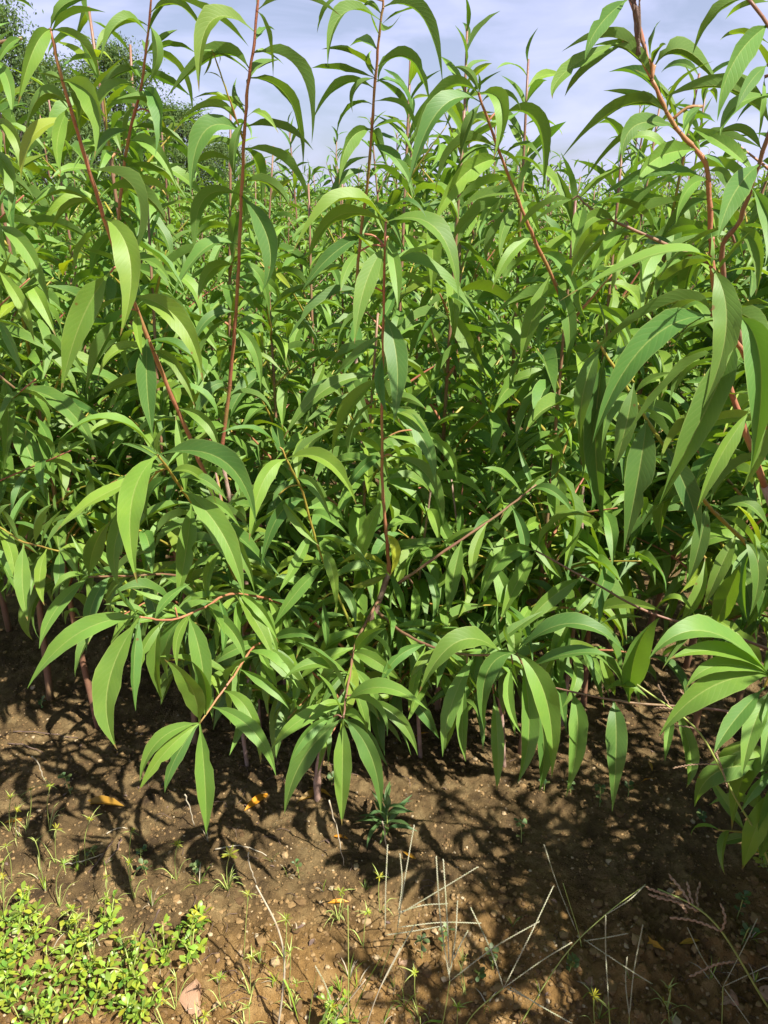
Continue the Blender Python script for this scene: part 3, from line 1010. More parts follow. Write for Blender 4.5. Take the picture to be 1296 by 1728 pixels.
# --- two tall thin saplings behind the left and the middle
def tall(label, base, stem, leaves, rng, rb=0.0052):
    root = empty('peach_sapling', base, label, 'sapling', 'peach saplings of the front row')
    first = at(*stem[0])
    hero_shoot(root, base, [base - Vector((0, 0, .03)), base.lerp(first, .5) + Vector((.02, 0, 0)), first], rb, rb * 1.5, M_BARK, [], rng, fill=None, name='trunk')
    hero_shoot(root, base, stem, 0.0022, rb, M_SHOOT, leaves, rng, 0.032)
    return root
b3 = Vector((at(372, 770, 1.62).x + .03, 1.66, float(macro(-.3, 1.66))))
t3 = tall('tall straight peach sapling with dark purple leader between the two left leaders', b3,
     [(373, 765, 1.60), (388, 650, 1.56), (400, 500, 1.50), (408, 330, 1.44), (415, 180, 1.38), (426, 90, 1.35), (437, -20, 1.33)], [
    (434, 15, 500, -4, 575, 27, -25), (437, 20, 452, 60, 461, 135, -65, .9), (430, 82, 505, 120, 526, 242, -38), (424, 135, 490, 170, 511, 288, -32, 1.1),
    (425, 55, 356, 36, 336, 157, 45, 1.2), (420, 120, 362, 92, 280, 167, -30, 1.05), (409, 220, 345, 222, 322, 332, 60, 1.35), (412, 257, 482, 276, 522, 347, -35, 1.1),
    (410, 340, 454, 410, 443, 492, 75, 1.35), (405, 335, 343, 338, 330, 432, -40, 1.2), (402, 425, 345, 420, 288, 507, 30, 1.2), (412, 280, 380, 240, 350, 245, -30),
    (413, 190, 395, 160, 400, 130, -60), (412, 210, 395, 250, 398, 310, -70), (414, 200, 440, 190, 470, 225, 30), (402, 440, 440, 470, 455, 540, 50, 1, .03),
    (398, 520, 350, 540, 320, 600, 40), (395, 560, 430, 590, 440, 660, 60), (390, 640, 350, 660, 325, 730, 50), (425, 95, 450, 90, 480, 110, 30, .9, .05)], rngH)
b3o = Vector(b3)
hero_shoot(t3, b3o, [(410, 235, 1.40), (385, 160, 1.37), (358, 85, 1.35)], 0.0012, 0.0022, M_GREENSHOOT, [
    (358, 90, 352, 110, 343, 128, 50, .6, 0, YEL), (365, 115, 372, 95, 362, 78, 50, .6, 0, YEL), (375, 140, 362, 125, 345, 122, 40, .6, 0, YEL), (390, 175, 360, 160, 322, 168, 30, .9, 0, PALE),
    (400, 205, 360, 178, 300, 205, -30, .9, 0, PALE)], rngH, None)
b4 = Vector((at(200, 400, 1.85).x + .05, 1.9, float(macro(-.6, 1.9))))
tall('peach sapling with pink leader against the background trees near the top left', b4,
     [(195, 420, 1.82), (212, 260, 1.74), (235, 160, 1.68), (246, 90, 1.64), (256, -15, 1.6)], [
    (245, 52, 203, 36, 168, 107, 40, 1.1), (250, 40, 265, 90, 250, 143, -75, 1.3), (257, 17, 302, 8, 347, 63, -30, 1.1), (252, 90, 274, 64, 300, 50, -30), (252, 87, 290, 75, 331, 90, -25),
    (256, 92, 303, 118, 326, 207, -40), (235, 142, 212, 106, 180, 92, 40), (237, 148, 270, 185, 262, 263, 80, 1.4), (255, 190, 245, 163, 183, 172, 30), (232, 115, 190, 130, 172, 168, -45, 1.2),
    (215, 250, 208, 200, 235, 180, 60), (290, -6, 362, 28, 420, 79, -30), (220, 230, 180, 235, 150, 290, 40), (215, 245, 260, 250, 300, 320, 50, 1.1), (210, 280, 240, 310, 250, 380, 70)], rngH, .0048)
b5 = Vector((at(600, 480, 1.8).x, 1.84, float(macro(-.1, 1.84))))
tall('tall peach sapling with maroon leader topping the middle of the picture', b5,
     [(598, 560, 1.82), (606, 420, 1.76), (622, 290, 1.68), (632, 150, 1.6), (640, 60, 1.56), (648, -10, 1.54)], [
    (648, 15, 712, 26, 747, 142, -35, 1.05), (640, 40, 578, 24, 553, 112, 40, 1.05), (637, 110, 692, 98, 726, 182, -30, 1.1), (627, 145, 575, 142, 527, 204, -30, 1.05), (628, 138, 570, 116, 525, 115, -25),
    (628, 212, 588, 240, 572, 312, 80, 1.5), (632, 178, 682, 182, 700, 232, -30), (630, 230, 655, 208, 690, 205, 30), (570, -4, 548, 18, 535, 56, -40), (632, 135, 620, 100, 628, 85, -60, 1.2),
    (645, 20, 625, 5, 610, 15, -40), (644, 35, 655, 50, 678, 22, 30), (628, 255, 670, 270, 700, 330, 40), (620, 300, 580, 300, 550, 350, 40), (615, 350, 650, 360, 680, 420, 50),
    (628, 140, 600, 150, 595, 190, -60), (640, 60, 630, 40, 625, 20, 50, .8)], rngH, .0048)

# --- sapling with the leaning leader right of the middle
b7 = Vector((at(1000, 800, 1.7).x, 1.72, float(macro(.4, 1.72))))
t7 = tall('peach sapling with dark red leader bent to the left below open sky', b7,
     [(985, 640, 1.66), (945, 500, 1.55), (900, 400, 1.46), (880, 350, 1.42), (840, 250, 1.36), (808, 158, 1.3)], [
    (807, 163, 748, 152, 692, 252, -35, 1.1), (809, 177, 742, 185, 689, 315, 40, 1.15), (815, 160, 848, 180, 832, 272, 60, 1.4), (806, 168, 788, 215, 778, 267, -75, 1.2), (832, 247, 774, 244, 735, 320, -35, 1.15),
    (843, 268, 780, 298, 728, 387, 70, 1.2), (847, 192, 908, 208, 915, 324, -38, 1.15), (807, 163, 792, 122, 763, 113, -30), (808, 162, 812, 140, 806, 122, 60, .9), (868, 330, 803, 362, 760, 417, -30, 1.2),
    (865, 340, 832, 400, 822, 442, -65, 1.1), (890, 380, 940, 350, 965, 337, -30), (925, 460, 898, 540, 878, 612, 85, 1.2, -.03, DARK), (935, 480, 960, 540, 955, 620, 85, 1.2, -.03, DARK),
    (845, 262, 885, 245, 915, 275, 30), (878, 350, 850, 385, 845, 440, 70), (900, 400, 860, 430, 830, 490, 40), (915, 430, 950, 450, 980, 520, 50, 1.1), (960, 560, 930, 620, 925, 700, 80, 1.2),
    (975, 610, 1000, 660, 1000, 740, 80, 1.2), (820, 200, 850, 205, 880, 185, 30, .8, .05)], rngH, .0052)

# --- right sapling: close to the camera, forked red leader and long leaves
br = Vector((0.98, 1.22, float(macro(.98, 1.22))))
r_root = empty('peach_sapling', br, 'large peach sapling at the right edge with long near leaves and a forked crimson leader', 'sapling', 'peach saplings of the front row')
f1 = at(1290, 820, 1.10)
hero_shoot(r_root, br, [br - Vector((0, 0, .03)), br + Vector((-.02, 0, .25)), br + Vector((-.10, -.03, .5)), f1], 0.007, 0.012, M_BARK, [], rngH, fill=None, name='trunk')
hero_shoot(r_root, br, [f1, (1232, 650, 1.06), (1205, 480, 1.04), (1199, 370, 1.02), (1190, 275, 1.0), (1140, 215, .99), (1100, 135, .97)], 0.0024, 0.0060, M_SHOOT, [
    (1100, 133, 1062, 84, 1000, 77, -25, 1.1), (1090, 100, 1030, 62, 948, 87, -22), (1062, -3, 1010, 45, 987, 102, 60, 1.1), (1060, 70, 990, 120, 953, 163, -50), (1050, 70, 958, 118, 932, 167, 60, .9),
    (1100, 112, 1112, 85, 1124, 75, 50, 1.2), (1097, 100, 1102, 58, 1115, 35, -60, 1.2), (1105, 112, 1155, 84, 1216, 149, -30, 1.25), (1130, 188, 1148, 138, 1205, 103, 40, .8), (1115, 190, 1075, 162, 1018, 153, -30, .8),
    (1112, 192, 1048, 180, 946, 269, -35, 1.05), (1132, 213, 1072, 212, 1050, 272, 60, 1.3), (1138, 212, 1058, 230, 980, 316, -22), (1168, 257, 1110, 266, 1073, 312, 65, 1.5), (1185, 180, 1163, 197, 1152, 226, 40, .8),
    (1162, 247, 1215, 230, 1285, 250, -22), (1190, 290, 1225, 300, 1240, 360, 50), (1195, 300, 1160, 320, 1140, 380, 45), (1198, 350, 1230, 370, 1255, 440, 60, 1.1), (1175, 265, 1215, 280, 1255, 330, 30, 1, .04),
    (1195, 340, 1150, 360, 1110, 420, 45, 1.1, .05), (1205, 500, 1150, 520, 1100, 590, 50, 1.2, .06), (1230, 650, 1180, 700, 1150, 790, 70, 1.3, .05), (1200, 400, 1165, 450, 1150, 530, 75, 1.2, .06)], rngH, 0.03)
hero_shoot(r_root, br, [at(1100, 135, .97), at(1085, 75, .965), at(1075, 30, .96), at(1066, -20, .955)], 0.0016, 0.0024, M_TWIG, [], rngH, None)
hero_shoot(r_root, br, [(1200, 445, 1.04), (1120, 410, 1.02), (1030, 370, 1.01), (985, 343, 1.0)], 0.0016, 0.0032, M_TWIG, [
    (1037, 372, 998, 368, 973, 414, 55, 1.1), (988, 345, 975, 385, 965, 432, 80, 1.1), (1050, 375, 1100, 352, 1186, 327, -28, 1.2), (965, 337, 912, 352, 862, 407, -30, 1.1), (1090, 400, 1050, 430, 1030, 500, 60, 1.1),
    (1130, 415, 1090, 450, 1085, 540, 75, 1.1), (1060, 385, 1020, 420, 990, 480, 40), (1160, 430, 1120, 460, 1100, 510, 50), (1010, 358, 1040, 330, 1080, 330, 30)], rngH, 0.03)
hero_shoot(r_root, br, [at(1330, 760, .80), at(1290, 665, .74), at(1255, 600, .69), at(1225, 530, .66), at(1200, 450, .63)], 0.0019, 0.0040, M_SHOOT, [
    (1194, 460, 1128, 424, 944, 508, 32, .85, -.02), (1200, 525, 1118, 516, 972, 620, -35, .85, .02), (1200, 533, 1085, 585, 1000, 747, 48, .95, -.04), (1203, 456, 1226, 550, 1186, 688, 72, 1.15, -.03),
    (1235, 590, 1192, 690, 1112, 852, 72, 1.15, -.03), (1205, 600, 1140, 636, 1037, 762, -40, .85, .02), (1245, 533, 1284, 620, 1266, 797, 70, 1.2, -.03), (1268, 690, 1215, 772, 1176, 862, 50, .9, -.03),
    (1203, 455, 1205, 425, 1200, 393, 60, 1.2, .0), (1206, 457, 1242, 420, 1268, 388, 50, 1), (1290, 660, 1290, 740, 1250, 830, 70, 1, -.02)], rngH, None)
hero_shoot(r_root, br, [at(1315, 985, 1.13), at(1253, 911, 1.14), at(1193, 851, 1.12), at(1117, 747, 1.1), at(1042, 628, 1.08), at(1008, 575, 1.07)], 0.002, 0.0052, M_GREENSHOOT, [
    (1090, 705, 1078, 800, 1052, 932, 85, 1.5, -.03, DARK), (1070, 645, 1056, 720, 1035, 795, 80, 1.4, -.02, DARK), (1010, 580, 985, 660, 980, 740, 80, 1.5, -.02, DARK), (1040, 630, 1000, 700, 985, 800, 75, 1.3, .02, DARK),
    (1120, 750, 1160, 830, 1180, 910, 80, 1.3, -.03, DARK), (1190, 850, 1180, 920, 1160, 985, 80, 1.2, -.03, DARK), (1240, 900, 1215, 960, 1185, 1030, 75, 1.1, -.03), (1020, 600, 1005, 740, 1020, 890, 85, .8, .03),
    (1150, 795, 1120, 850, 1115, 920, 80, 1.1, .04, DARK), (1250, 905, 1280, 960, 1265, 1040, 70, 1.2, -.04), (1200, 860, 1260, 850, 1300, 900, 40, 1.2, -.05), (1080, 690, 1130, 700, 1160, 760, 50, 1.1, .04), (1060, 655, 1030, 690, 1015, 760, 60)], rngH, 0.035)
hero_shoot(r_root, br, [at(1340, 1115, 1.2), at(1250, 1078, 1.2), at(1100, 1035, 1.22), at(1000, 982, 1.23), at(905, 930, 1.24)], 0.0018, 0.0040, M_TWIG, [
    (912, 932, 872, 985, 844, 1050, 75, 1.25), (902, 926, 845, 945, 804, 1032, 50), (975, 975, 925, 1013, 878, 1067, 60, 1.2), (905, 920, 945, 876, 1005, 876, 30), (1020, 990, 1016, 1025, 1008, 1062, 60, 1.2),
    (1010, 1000, 985, 1016, 965, 1048, 40, .9), (1098, 1030, 1140, 1010, 1175, 1045, 30, .9), (1200, 1065, 1230, 1000, 1250, 950, 70, 1.2), (1150, 1050, 1180, 1000, 1190, 940, 70, 1.2, .05), (930, 945, 960, 925, 985, 890, 50)], rngH, None)
hero_shoot(r_root, br, [br + Vector((-.06, -.02, .36)), at(1330, 1225, 1.04), at(1213, 1198, 1.05), at(1060, 1185, 1.07), at(918, 1157, 1.1)], 0.0018, 0.0040, M_TWIG, [
    (1063, 1178, 1034, 1125, 1000, 1110, 60, .9), (1064, 1172, 1075, 1095, 1113, 1042, 70, 1.2), (965, 1168, 975, 1240, 955, 1345, 90, 1.15), (1033, 1185, 1040, 1255, 1033, 1370, 90, 1.15), (1000, 1175, 1050, 1155, 1095, 1180, 30),
    (925, 1160, 900, 1170, 880, 1200, 40), (1150, 1195, 1165, 1270, 1158, 1330, 85, 1.2), (1130, 1195, 1128, 1240, 1122, 1285, 80)], rngH, None)
hero_shoot(r_root, br, [br + Vector((-.05, -.03, .38)), at(1370, 1190, .92), at(1300, 1140, .86)], 0.0018, 0.0035, M_GREENSHOOT, [
    (1293, 1127, 1190, 1065, 1095, 1112, 25, 1.0), (1298, 1135, 1215, 1100, 1128, 1113, 25, .9), (1293, 1140, 1215, 1122, 1157, 1162, 30, .9), (1295, 1150, 1198, 1160, 1112, 1242, 50, 1.25), (1290, 1160, 1236, 1220, 1205, 1272, 70, 1.2),
    (1300, 1165, 1270, 1230, 1252, 1310, 80, 1.3), (1305, 1150, 1300, 1220, 1285, 1290, 80, 1.2)], rngH, None)
hero_shoot(r_root, br, [br + Vector((-.02, -.01, .2)), at(1400, 1300, 1.02), at(1310, 1300, .98)], 0.0015, 0.003, M_GREENSHOOT, [
    (1305, 1285, 1275, 1330, 1250, 1372, 50, 1.1), (1300, 1300, 1215, 1300, 1172, 1362, 50, 1.2, 0), (1305, 1330, 1275, 1400, 1253, 1467, 75, 1.2, 0), (1300, 1280, 1240, 1270, 1200, 1330, 60, 1.2, .02),
    (1310, 1310, 1300, 1380, 1280, 1450, 80, 1.4, 0), (1310, 1270, 1260, 1300, 1235, 1400, 70, 1.2, .03)], rngH, None)
b12 = [at(1222, 470, .96), at(1250, 370, .92), at(1288, 256, .88), at(1330, 120, .85)]
hero_shoot(r_root, br, [f1 + Vector((.02, -.02, .02))] + b12, 0.0022, 0.0045, M_TWIG, [
    (1300, 40, 1238, 105, 1210, 205, 60, 1.2), (1284, 285, 1238, 328, 1212, 402, 80, 1.4), (1262, -3, 1207, 22, 1168, 94, -50, 1.1), (1300, 3, 1255, 12, 1224, 33, -30), (1297, 205, 1228, 148, 1118, 167, -30, 1.1),
    (1300, 75, 1250, 55, 1215, 68, -30, .9), (1290, 250, 1250, 220, 1200, 230, -25), (1295, 110, 1265, 140, 1240, 190, 40), (1290, 130, 1285, 180, 1280, 240, -60), (1270, 320, 1300, 380, 1290, 450, 70), (1250, 380, 1280, 420, 1275, 500, 70),
    (1240, 410, 1200, 400, 1160, 450, 40, 1, .04), (1300, 160, 1240, 180, 1215, 230, 40)], rngH, 0.035, fillkeep=lambda p, d: d.y > .1 or d.x > .5)
# dried withered shoot tip
dg = Geo()
dt_path = smooth_path([at(1078, 92, .963), at(1076, 50, .955), at(1072, 5, .95), at(1070, -15, .95)], 4)
jr = random.Random(2)
for k in range(3):
    off = Vector((.0022 * (k - 1), -.001 * k, 0))
    pp = [q + off * (i / 6) + Vector((jr.gauss(0, .0008), jr.gauss(0, .0008), 0)) for i, q in enumerate(dt_path)]
    dg.add(*tube(pp, [.0007 + .0016 * abs(math.sin(i * .55 + k)) for i in range(len(pp))], 6, dt_path[0]))
do = link('dried_tip', dg.mesh('dried_tip', M_DEAD), r_root, dt_path[0] - br)
do['label'] = 'withered brown tip of the forked leader'

# ------------------------------------------------------------------ saplings behind, leaf by leaf for the nearer ones
rngS = random.Random(77)
def sapling(x, y, H, nb, label, group, single, reach=1.0, step=0.03, low=0.28, big=1.0):
    base = Vector((x, y, float(macro(x, y))))
    root = empty('peach_sapling', base, label, 'sapling', group)
    parts = grow(rngS, H, nb, reach=reach, step=step, low=low, big=big)
    realise_single(root, parts, rngS)
    return root
MID = [(-0.82, 1.72, 1.58, .40, 'bushy peach sapling behind the left edge leaves, second from the left'),
       (-0.52, 1.62, 1.40, .34, 'bushy peach sapling right behind the salmon pink leader'),
       (-0.30, 1.85, 1.30, .26, 'bushy peach sapling between the salmon pink and the dark purple leader'),
       (-0.06, 1.58, 1.16, .24, 'low bushy peach sapling directly behind the central thin leader'),
       (0.16, 1.80, 1.56, .24, 'bushy peach sapling behind and right of the central leader'),
       (0.37, 1.60, 1.38, .30, 'low bushy peach sapling behind the crossing brown branch right of the middle'),
       (0.60, 1.82, 1.54, .40, 'bushy peach sapling behind the dark hanging leaves on the right'),
       (0.82, 1.58, 1.46, .42, 'bushy peach sapling behind the near long leaves on the right'),
       (1.05, 1.80, 1.60, .40, 'bushy peach sapling behind the large sapling at the right edge')]
MID += [(-1.02, 1.86, 1.86, .40, 'tall bushy peach sapling rising beside the left edge'), (-0.68, 2.02, 1.80, .40, 'tall bushy peach sapling before the background trees at upper left'),
        (0.72, 2.0, 1.66, .40, 'tall bushy peach sapling below open sky right of the middle'), (0.98, 2.02, 1.84, .40, 'tall bushy peach sapling behind the forked crimson leader')]
for x, y, H, lw, lb in MID:
    sapling(x, y, H, 24, lb, 'peach saplings of the front row', True, 0.80, 0.0225, lw, 1.38)
for x, y, H, lb in ((-0.36, 1.54, .82, 'low leafy peach shoot clump filling the gap left of the trunk foot'), (0.10, 1.58, .85, 'low leafy peach shoot clump right of the trunk foot'),
                    (0.32, 1.54, .80, 'low leafy peach shoot clump behind the fan of hanging leaves')):
    sapling(x, y, H, 15, lb, 'peach saplings of the front row', True, 0.72, 0.024, .42, 1.15)
sapling(0.97, 1.05, .72, 16, 'low leafy peach shoot clump in the lower right corner', 'peach saplings of the front row', True, 0.95, 0.024, .3, 1.1)
ORD = 'first second third fourth fifth sixth seventh eighth ninth tenth eleventh'.split()
def row(y, xs, label, group, nb, step):
    for k, (x, H) in enumerate(xs):
        sapling(x + rngS.uniform(-.05, .05), y + rngS.uniform(-.10, .10), H, nb, label + ', ' + ORD[k] + ' from the left', group, True, 0.88, step, .22, 1.25)
row(2.22, [(-1.28, 1.85), (-1.0, 1.75), (-0.72, 1.74), (-0.45, 1.60), (-0.20, 1.42), (0.04, 1.72), (0.22, 1.80), (0.42, 1.70), (0.64, 1.62), (0.88, 1.76), (1.14, 1.8)],
    'dense leafy peach sapling of the second row', 'peach saplings of the second row', 21, .0235)
row(2.95, [(-1.6, 1.85), (-1.2, 1.8), (-0.85, 1.72), (-0.5, 1.58), (-0.18, 1.46), (0.15, 1.75), (0.45, 1.75), (0.8, 1.65), (1.1, 1.75), (1.4, 1.8)],
    'leafy peach sapling of the third row half hidden by the second', 'peach saplings of the third row', 19, .026)
# ------------------------------------------------------------------ farther rows: shared crowns
VAR = []
for k in range(7):
    parts = grow(random.Random(300 + k), 1.50 + 0.06 * (k % 4), 25, reach=0.95, step=0.021)
    VAR.append((wood_mesh(parts, 'trunk'), crown_mesh(parts, 'crown')))
rngF = random.Random(9)
Y = 3.65
cnt = 0
# the same rows run on past the left edge of the picture
def shared_sapling(x, y, label, group, rng, smin=.86):
    wm, cm = VAR[rng.randrange(len(VAR))]
    root = empty('peach_sapling', Vector((x, y, float(macro(x, y)))), label, 'sapling', group)
    root.rotation_euler = (0, 0, rng.uniform(0, 6.28))
    s = rng.uniform(smin, 1.14)
    root.scale = (s, s, s * rng.uniform(.95, 1.08))
    link('trunk', wm, root)
    c = link('crown', cm, root)
    c['kind'] = 'stuff'
for y in (1.75, 2.5):
    for x in (-1.62, -1.95, -2.3, -2.65):
        shared_sapling(x + rngF.uniform(-.05, .05), y + rngF.uniform(-.1, .1), 'leafy peach sapling continuing the rows past the left edge', 'peach saplings of the far rows', rngF)
for x, y in ((1.04, .74), (1.16, .36), (1.28, .62), (.95, .22), (.98, .50), (.80, .02), (1.22, .12), (1.0, .62), (.90, .40), (1.12, .58), (.86, .28), (1.05, .44), (1.34, .30), (1.06, .97), (1.30, 1.12), (1.52, .95), (1.5, .5), (1.42, 1.35), (1.6, 1.75), (1.95, 1.6), (1.55, .05)):  # saplings out of view, extra copies packed in to thicken the shade
    shared_sapling(x, y, 'leafy peach sapling added past the right edge beside the camera to shade the soil', 'peach saplings of the far rows', rngF, .95)
while Y < 9.3:
    half = 0.62 * Y + 0.5
    x = -half + rngF.uniform(0, .3)
    while x < half:
        shared_sapling(x + rngF.uniform(-.08, .08), Y + rngF.uniform(-.12, .12), 'small leafy peach sapling in the crowded rows farther back', 'peach saplings of the far rows', rngF)
        cnt += 1
        x += 0.40
    Y += 0.68
print('far saplings', cnt, 'leaves', N_LEAF[0])

def far_mass():
    """The rest of the nursery out to the tree line: many small saplings merging into one mass."""
    g_v = []; g_f = []; g_uv = []
    rng = random.Random(4)
    o = 0
    base = []
    for cls in ('arch', 'droop', 'young'):
        for _, (v, f, uv) in LIB[cls][:4]:
            base.append((np.array([tuple(q) for q in v])[[0, 6, 7, 8, 15]] if False else np.array([tuple(q) for q in v]), f, uv))
    for k in range(15000):
        Yd = 9.2 + 28 * rng.random() ** 1.7
        X = rng.uniform(-1, 1) * (0.62 * Yd + 1)
        z = 1.50 - 0.75 * rng.random() ** 1.6 + 0.12 * math.sin(X * 1.7 + Yd) + 0.10 * rng.gauss(0, 1)
        v, f, uv = base[rng.randrange(len(base))]
        a = rng.uniform(0, 6.28)
        c, s = math.cos(a), math.sin(a)
        sz = rng.uniform(.13, .22) * (1 + 0.03 * (Yd - 11))
        vv = v @ np.array([[c, s, 0], [-s, c, 0], [0, 0, 1]]) * sz + (X, Yd, z)
        g_v.append(vv); g_f.extend([tuple(i + o for i in q) for q in f]); g_uv.extend(uv)
        o += len(v)
    me = mesh('distant_saplings', np.concatenate(g_v).tolist(), g_f, g_uv, True, M_CROWN)
    ob = link('distant_saplings', me)
    ob['kind'] = 'stuff'
    tag(ob, 'distant peach saplings merging into one green mass towards the tree line', 'saplings')
far_mass()

# ------------------------------------------------------------------ trees behind the field
def tree_mesh(seed, H, R, nclump, per):
    rng = random.Random(seed)
    wood = Geo()
    tp = smooth_path([Vector((0, 0, -.2)), Vector((rng.gauss(0, .1), rng.gauss(0, .1), H * .3)), Vector((rng.gauss(0, .25), rng.gauss(0, .25), H * .72))], 5)
    wood.add(*tube(tp, [0.16 * (1 - .75 * i / (len(tp) - 1)) for i in range(len(tp))], 8))
    V, F = [], []
    o = 0
    quad = np.array([(0, 0, 0), (.5, .22, .04), (1, 0, -.08), (.5, -.22, .04)])
    for k in range(nclump):
        a = rng.uniform(0, 6.28)
        f = rng.uniform(0.05, 1.0)
        prof = math.sin(math.pi * min(1, (f * .86 + .14)) ** .8) ** .6
        rad = R * prof * rng.random() ** .45
        p = Vector((math.cos(a) * rad, math.sin(a) * rad, H * (0.06 + .92 * f)))
        if rng.random() < .22:
            st = tp[min(len(tp) - 1, int(len(tp) * f * .8))]
            pp = smooth_path([st, st.lerp(p, .5) + Vector((0, 0, .15)), p], 3)
            wood.add(*tube(pp, [.035, .03, .026, .022, .017, .012, .008][:len(pp)], 5))
        cr = rng.uniform(.22, .55)
        bd = Vector((math.cos(a), math.sin(a), rng.uniform(-.3, .9))).normalized()
        for j in range(per):
            s = rng.random()
            q = p + bd * (s - .3) * cr * 1.9 + Vector((rng.gauss(0, 1), rng.gauss(0, 1), rng.gauss(0, .8))) * cr * .36
            R3 = Matrix.Rotation(rng.uniform(0, 6.28), 3, 'Z') @ Matrix.Rotation(rng.gauss(.3, .6), 3, 'Y') @ Matrix.Rotation(rng.gauss(0, .7), 3, 'X')
            V.append(quad @ (np.array(R3).T * rng.uniform(.055, .12)) + np.array(q))
            F.append((o, o + 1, o + 2, o + 3)); o += 4
    return wood.mesh('trunk', M_TREEBARK), mesh('crown', np.concatenate(V).tolist(), F, None, True, M_TREE)
TV = [tree_mesh(1, 5.2, 2.3, 480, 90), tree_mesh(2, 5.0, 1.9, 400, 90)]
def place_tree(px, top, Yd, v, label, wide=1.0, cat='tree', rot=0.0):
    P = at(px, top, Yd)
    h = P.z
    wm, cm = TV[v]
    s = h / 5.1
    root = empty('broadleaf_tree', (P.x, Yd, 0), label, cat, 'trees beyond the nursery')
    root.scale = (s * wide, s * wide, s)
    root.rotation_euler = (0, 0, rot)
    link('trunk', wm, root)
    link('crown', cm, root)
place_tree(-45, 5, 17, 0, 'tallest background tree at the upper left edge', .8, rot=1)
place_tree(70, 95, 21, 1, 'grey green background tree between the left edge and the salmon pink leader', 1.1, rot=2)
place_tree(185, 85, 24, 0, 'background tree behind the pink leader near the top left', .8, rot=3)
place_tree(290, 175, 25, 1, 'rounded background tree between the pink and the dark purple leader', 1.2, rot=.4)
place_tree(375, 245, 27, 0, 'lower background tree right behind the dark purple leader', 1.1, rot=5)
place_tree(440, 280, 30, 1, 'small rounded tree ending the tree line right of the purple leader', 1.1, rot=2.5)
place_tree(545, 322, 36, 0, 'faint low tree on the horizon behind the maroon leader', 1.6, rot=.9)

# ------------------------------------------------------------------ weeds, grasses and litter on the soil
rngW = random.Random(55)
def on_soil(px, py, lift=0.0):
    p = ground_hit(px, py)
    return Vector((p.x, p.y, zat(p.x, p.y) + lift))

def obov(t, peak=1.0):
    return max(0.0, math.sin(math.pi * min(1, t) ** 1.7)) ** 0.75

def flat_leaf(L_, W_, a0, bend, rng, n=6, fold=0.15, prof=obov, split=False, petiole=0.12, wave=0.01):
    P = Vector((0, 0, 0)); C = [P.copy()]; Nn = []
    for i in range(n + 1):
        th = a0 - bend * i / n
        T = Vector((math.cos(th), 0, math.sin(th)))
        Nn.append(Vector((-math.sin(th), 0, math.cos(th))))
        if i < n:
            P = P + T * (L_ / n); C.append(P.copy())
    return leaf_geo(C, Nn, W_, fold, wave, rng, split, 1, prof, petiole)

WLIB = [mesh('leaf_round', *flat_leaf(1, rngW.uniform(.33, .48), rngW.uniform(.25, 1.2), rngW.uniform(.3, 1.1), rngW), mat=M_WEED) for _ in range(10)]
SLIB = [mesh('leaf_seedling', *flat_leaf(1, rngW.uniform(.5, .75), rngW.uniform(.2, .7), rngW.uniform(.2, .6), rngW), mat=M_HERB) for _ in range(5)]

def rosette_weed(px, py, size, label, nst=4, lib=WLIB, col_=(1, 1, 1), name='mat_weed', lsize=(0.014, 0.029), group='round leaved weeds on the bank'):
    b = on_soil(px, py)
    root = empty(name, b, label, 'weed', group)
    g = Geo()
    a0 = rngW.uniform(0, 6.28)
    pend = []
    for s in range(nst):
        a = a0 + s * 6.28 / nst + rngW.uniform(-.5, .5)
        ln = size * rngW.uniform(.6, 1.15)
        e = Vector((math.cos(a) * ln, math.sin(a) * ln, 0))
        ez = float(macro(b.x + e.x, b.y + e.y) - macro(b.x, b.y)) + rngW.uniform(.012, .065)
        e.z = ez
        path = smooth_path([Vector((0, 0, -.004)), e * .5 + Vector((0, 0, .012)), e], 4)
        g.add(*tube(path, [.0012] * len(path), 5))
        m = rngW.randint(2, 4)
        for k in range(m):
            p = path[min(len(path) - 1, 2 + int(k * (len(path) - 2) / m))]
            for sd in (0, 3.14):
                pend.append((p, a + sd + 1.57 + rngW.uniform(-.4, .4) + k * 1.57, rngW.uniform(*lsize)))
        for k in range(5):
            pend.append((path[-1], a + k * 1.26 + .4, rngW.uniform(*lsize) * .95))
    st = link('stem', g.mesh('stem', M_CULM), root)
    for p, a, L_ in pend:
        o = bpy.data.objects.new('leaf', lib[rngW.randrange(len(lib))])
        col.objects.link(o)
        o.parent = root
        o.matrix_basis = Matrix.Translation(p) @ Matrix.Rotation(a, 4, 'Z') @ Matrix.Rotation(rngW.gauss(0, .4), 4, 'X') @ Matrix.Rotation(rngW.gauss(-.1, .35), 4, 'Y') @ Matrix.Scale(L_, 4)
        v = rngW.uniform(.65, 1.2)
        yl = rngW.uniform(.85, 1.45)
        o.color = (col_[0] * v * yl, col_[1] * v, col_[2] * v, 1)

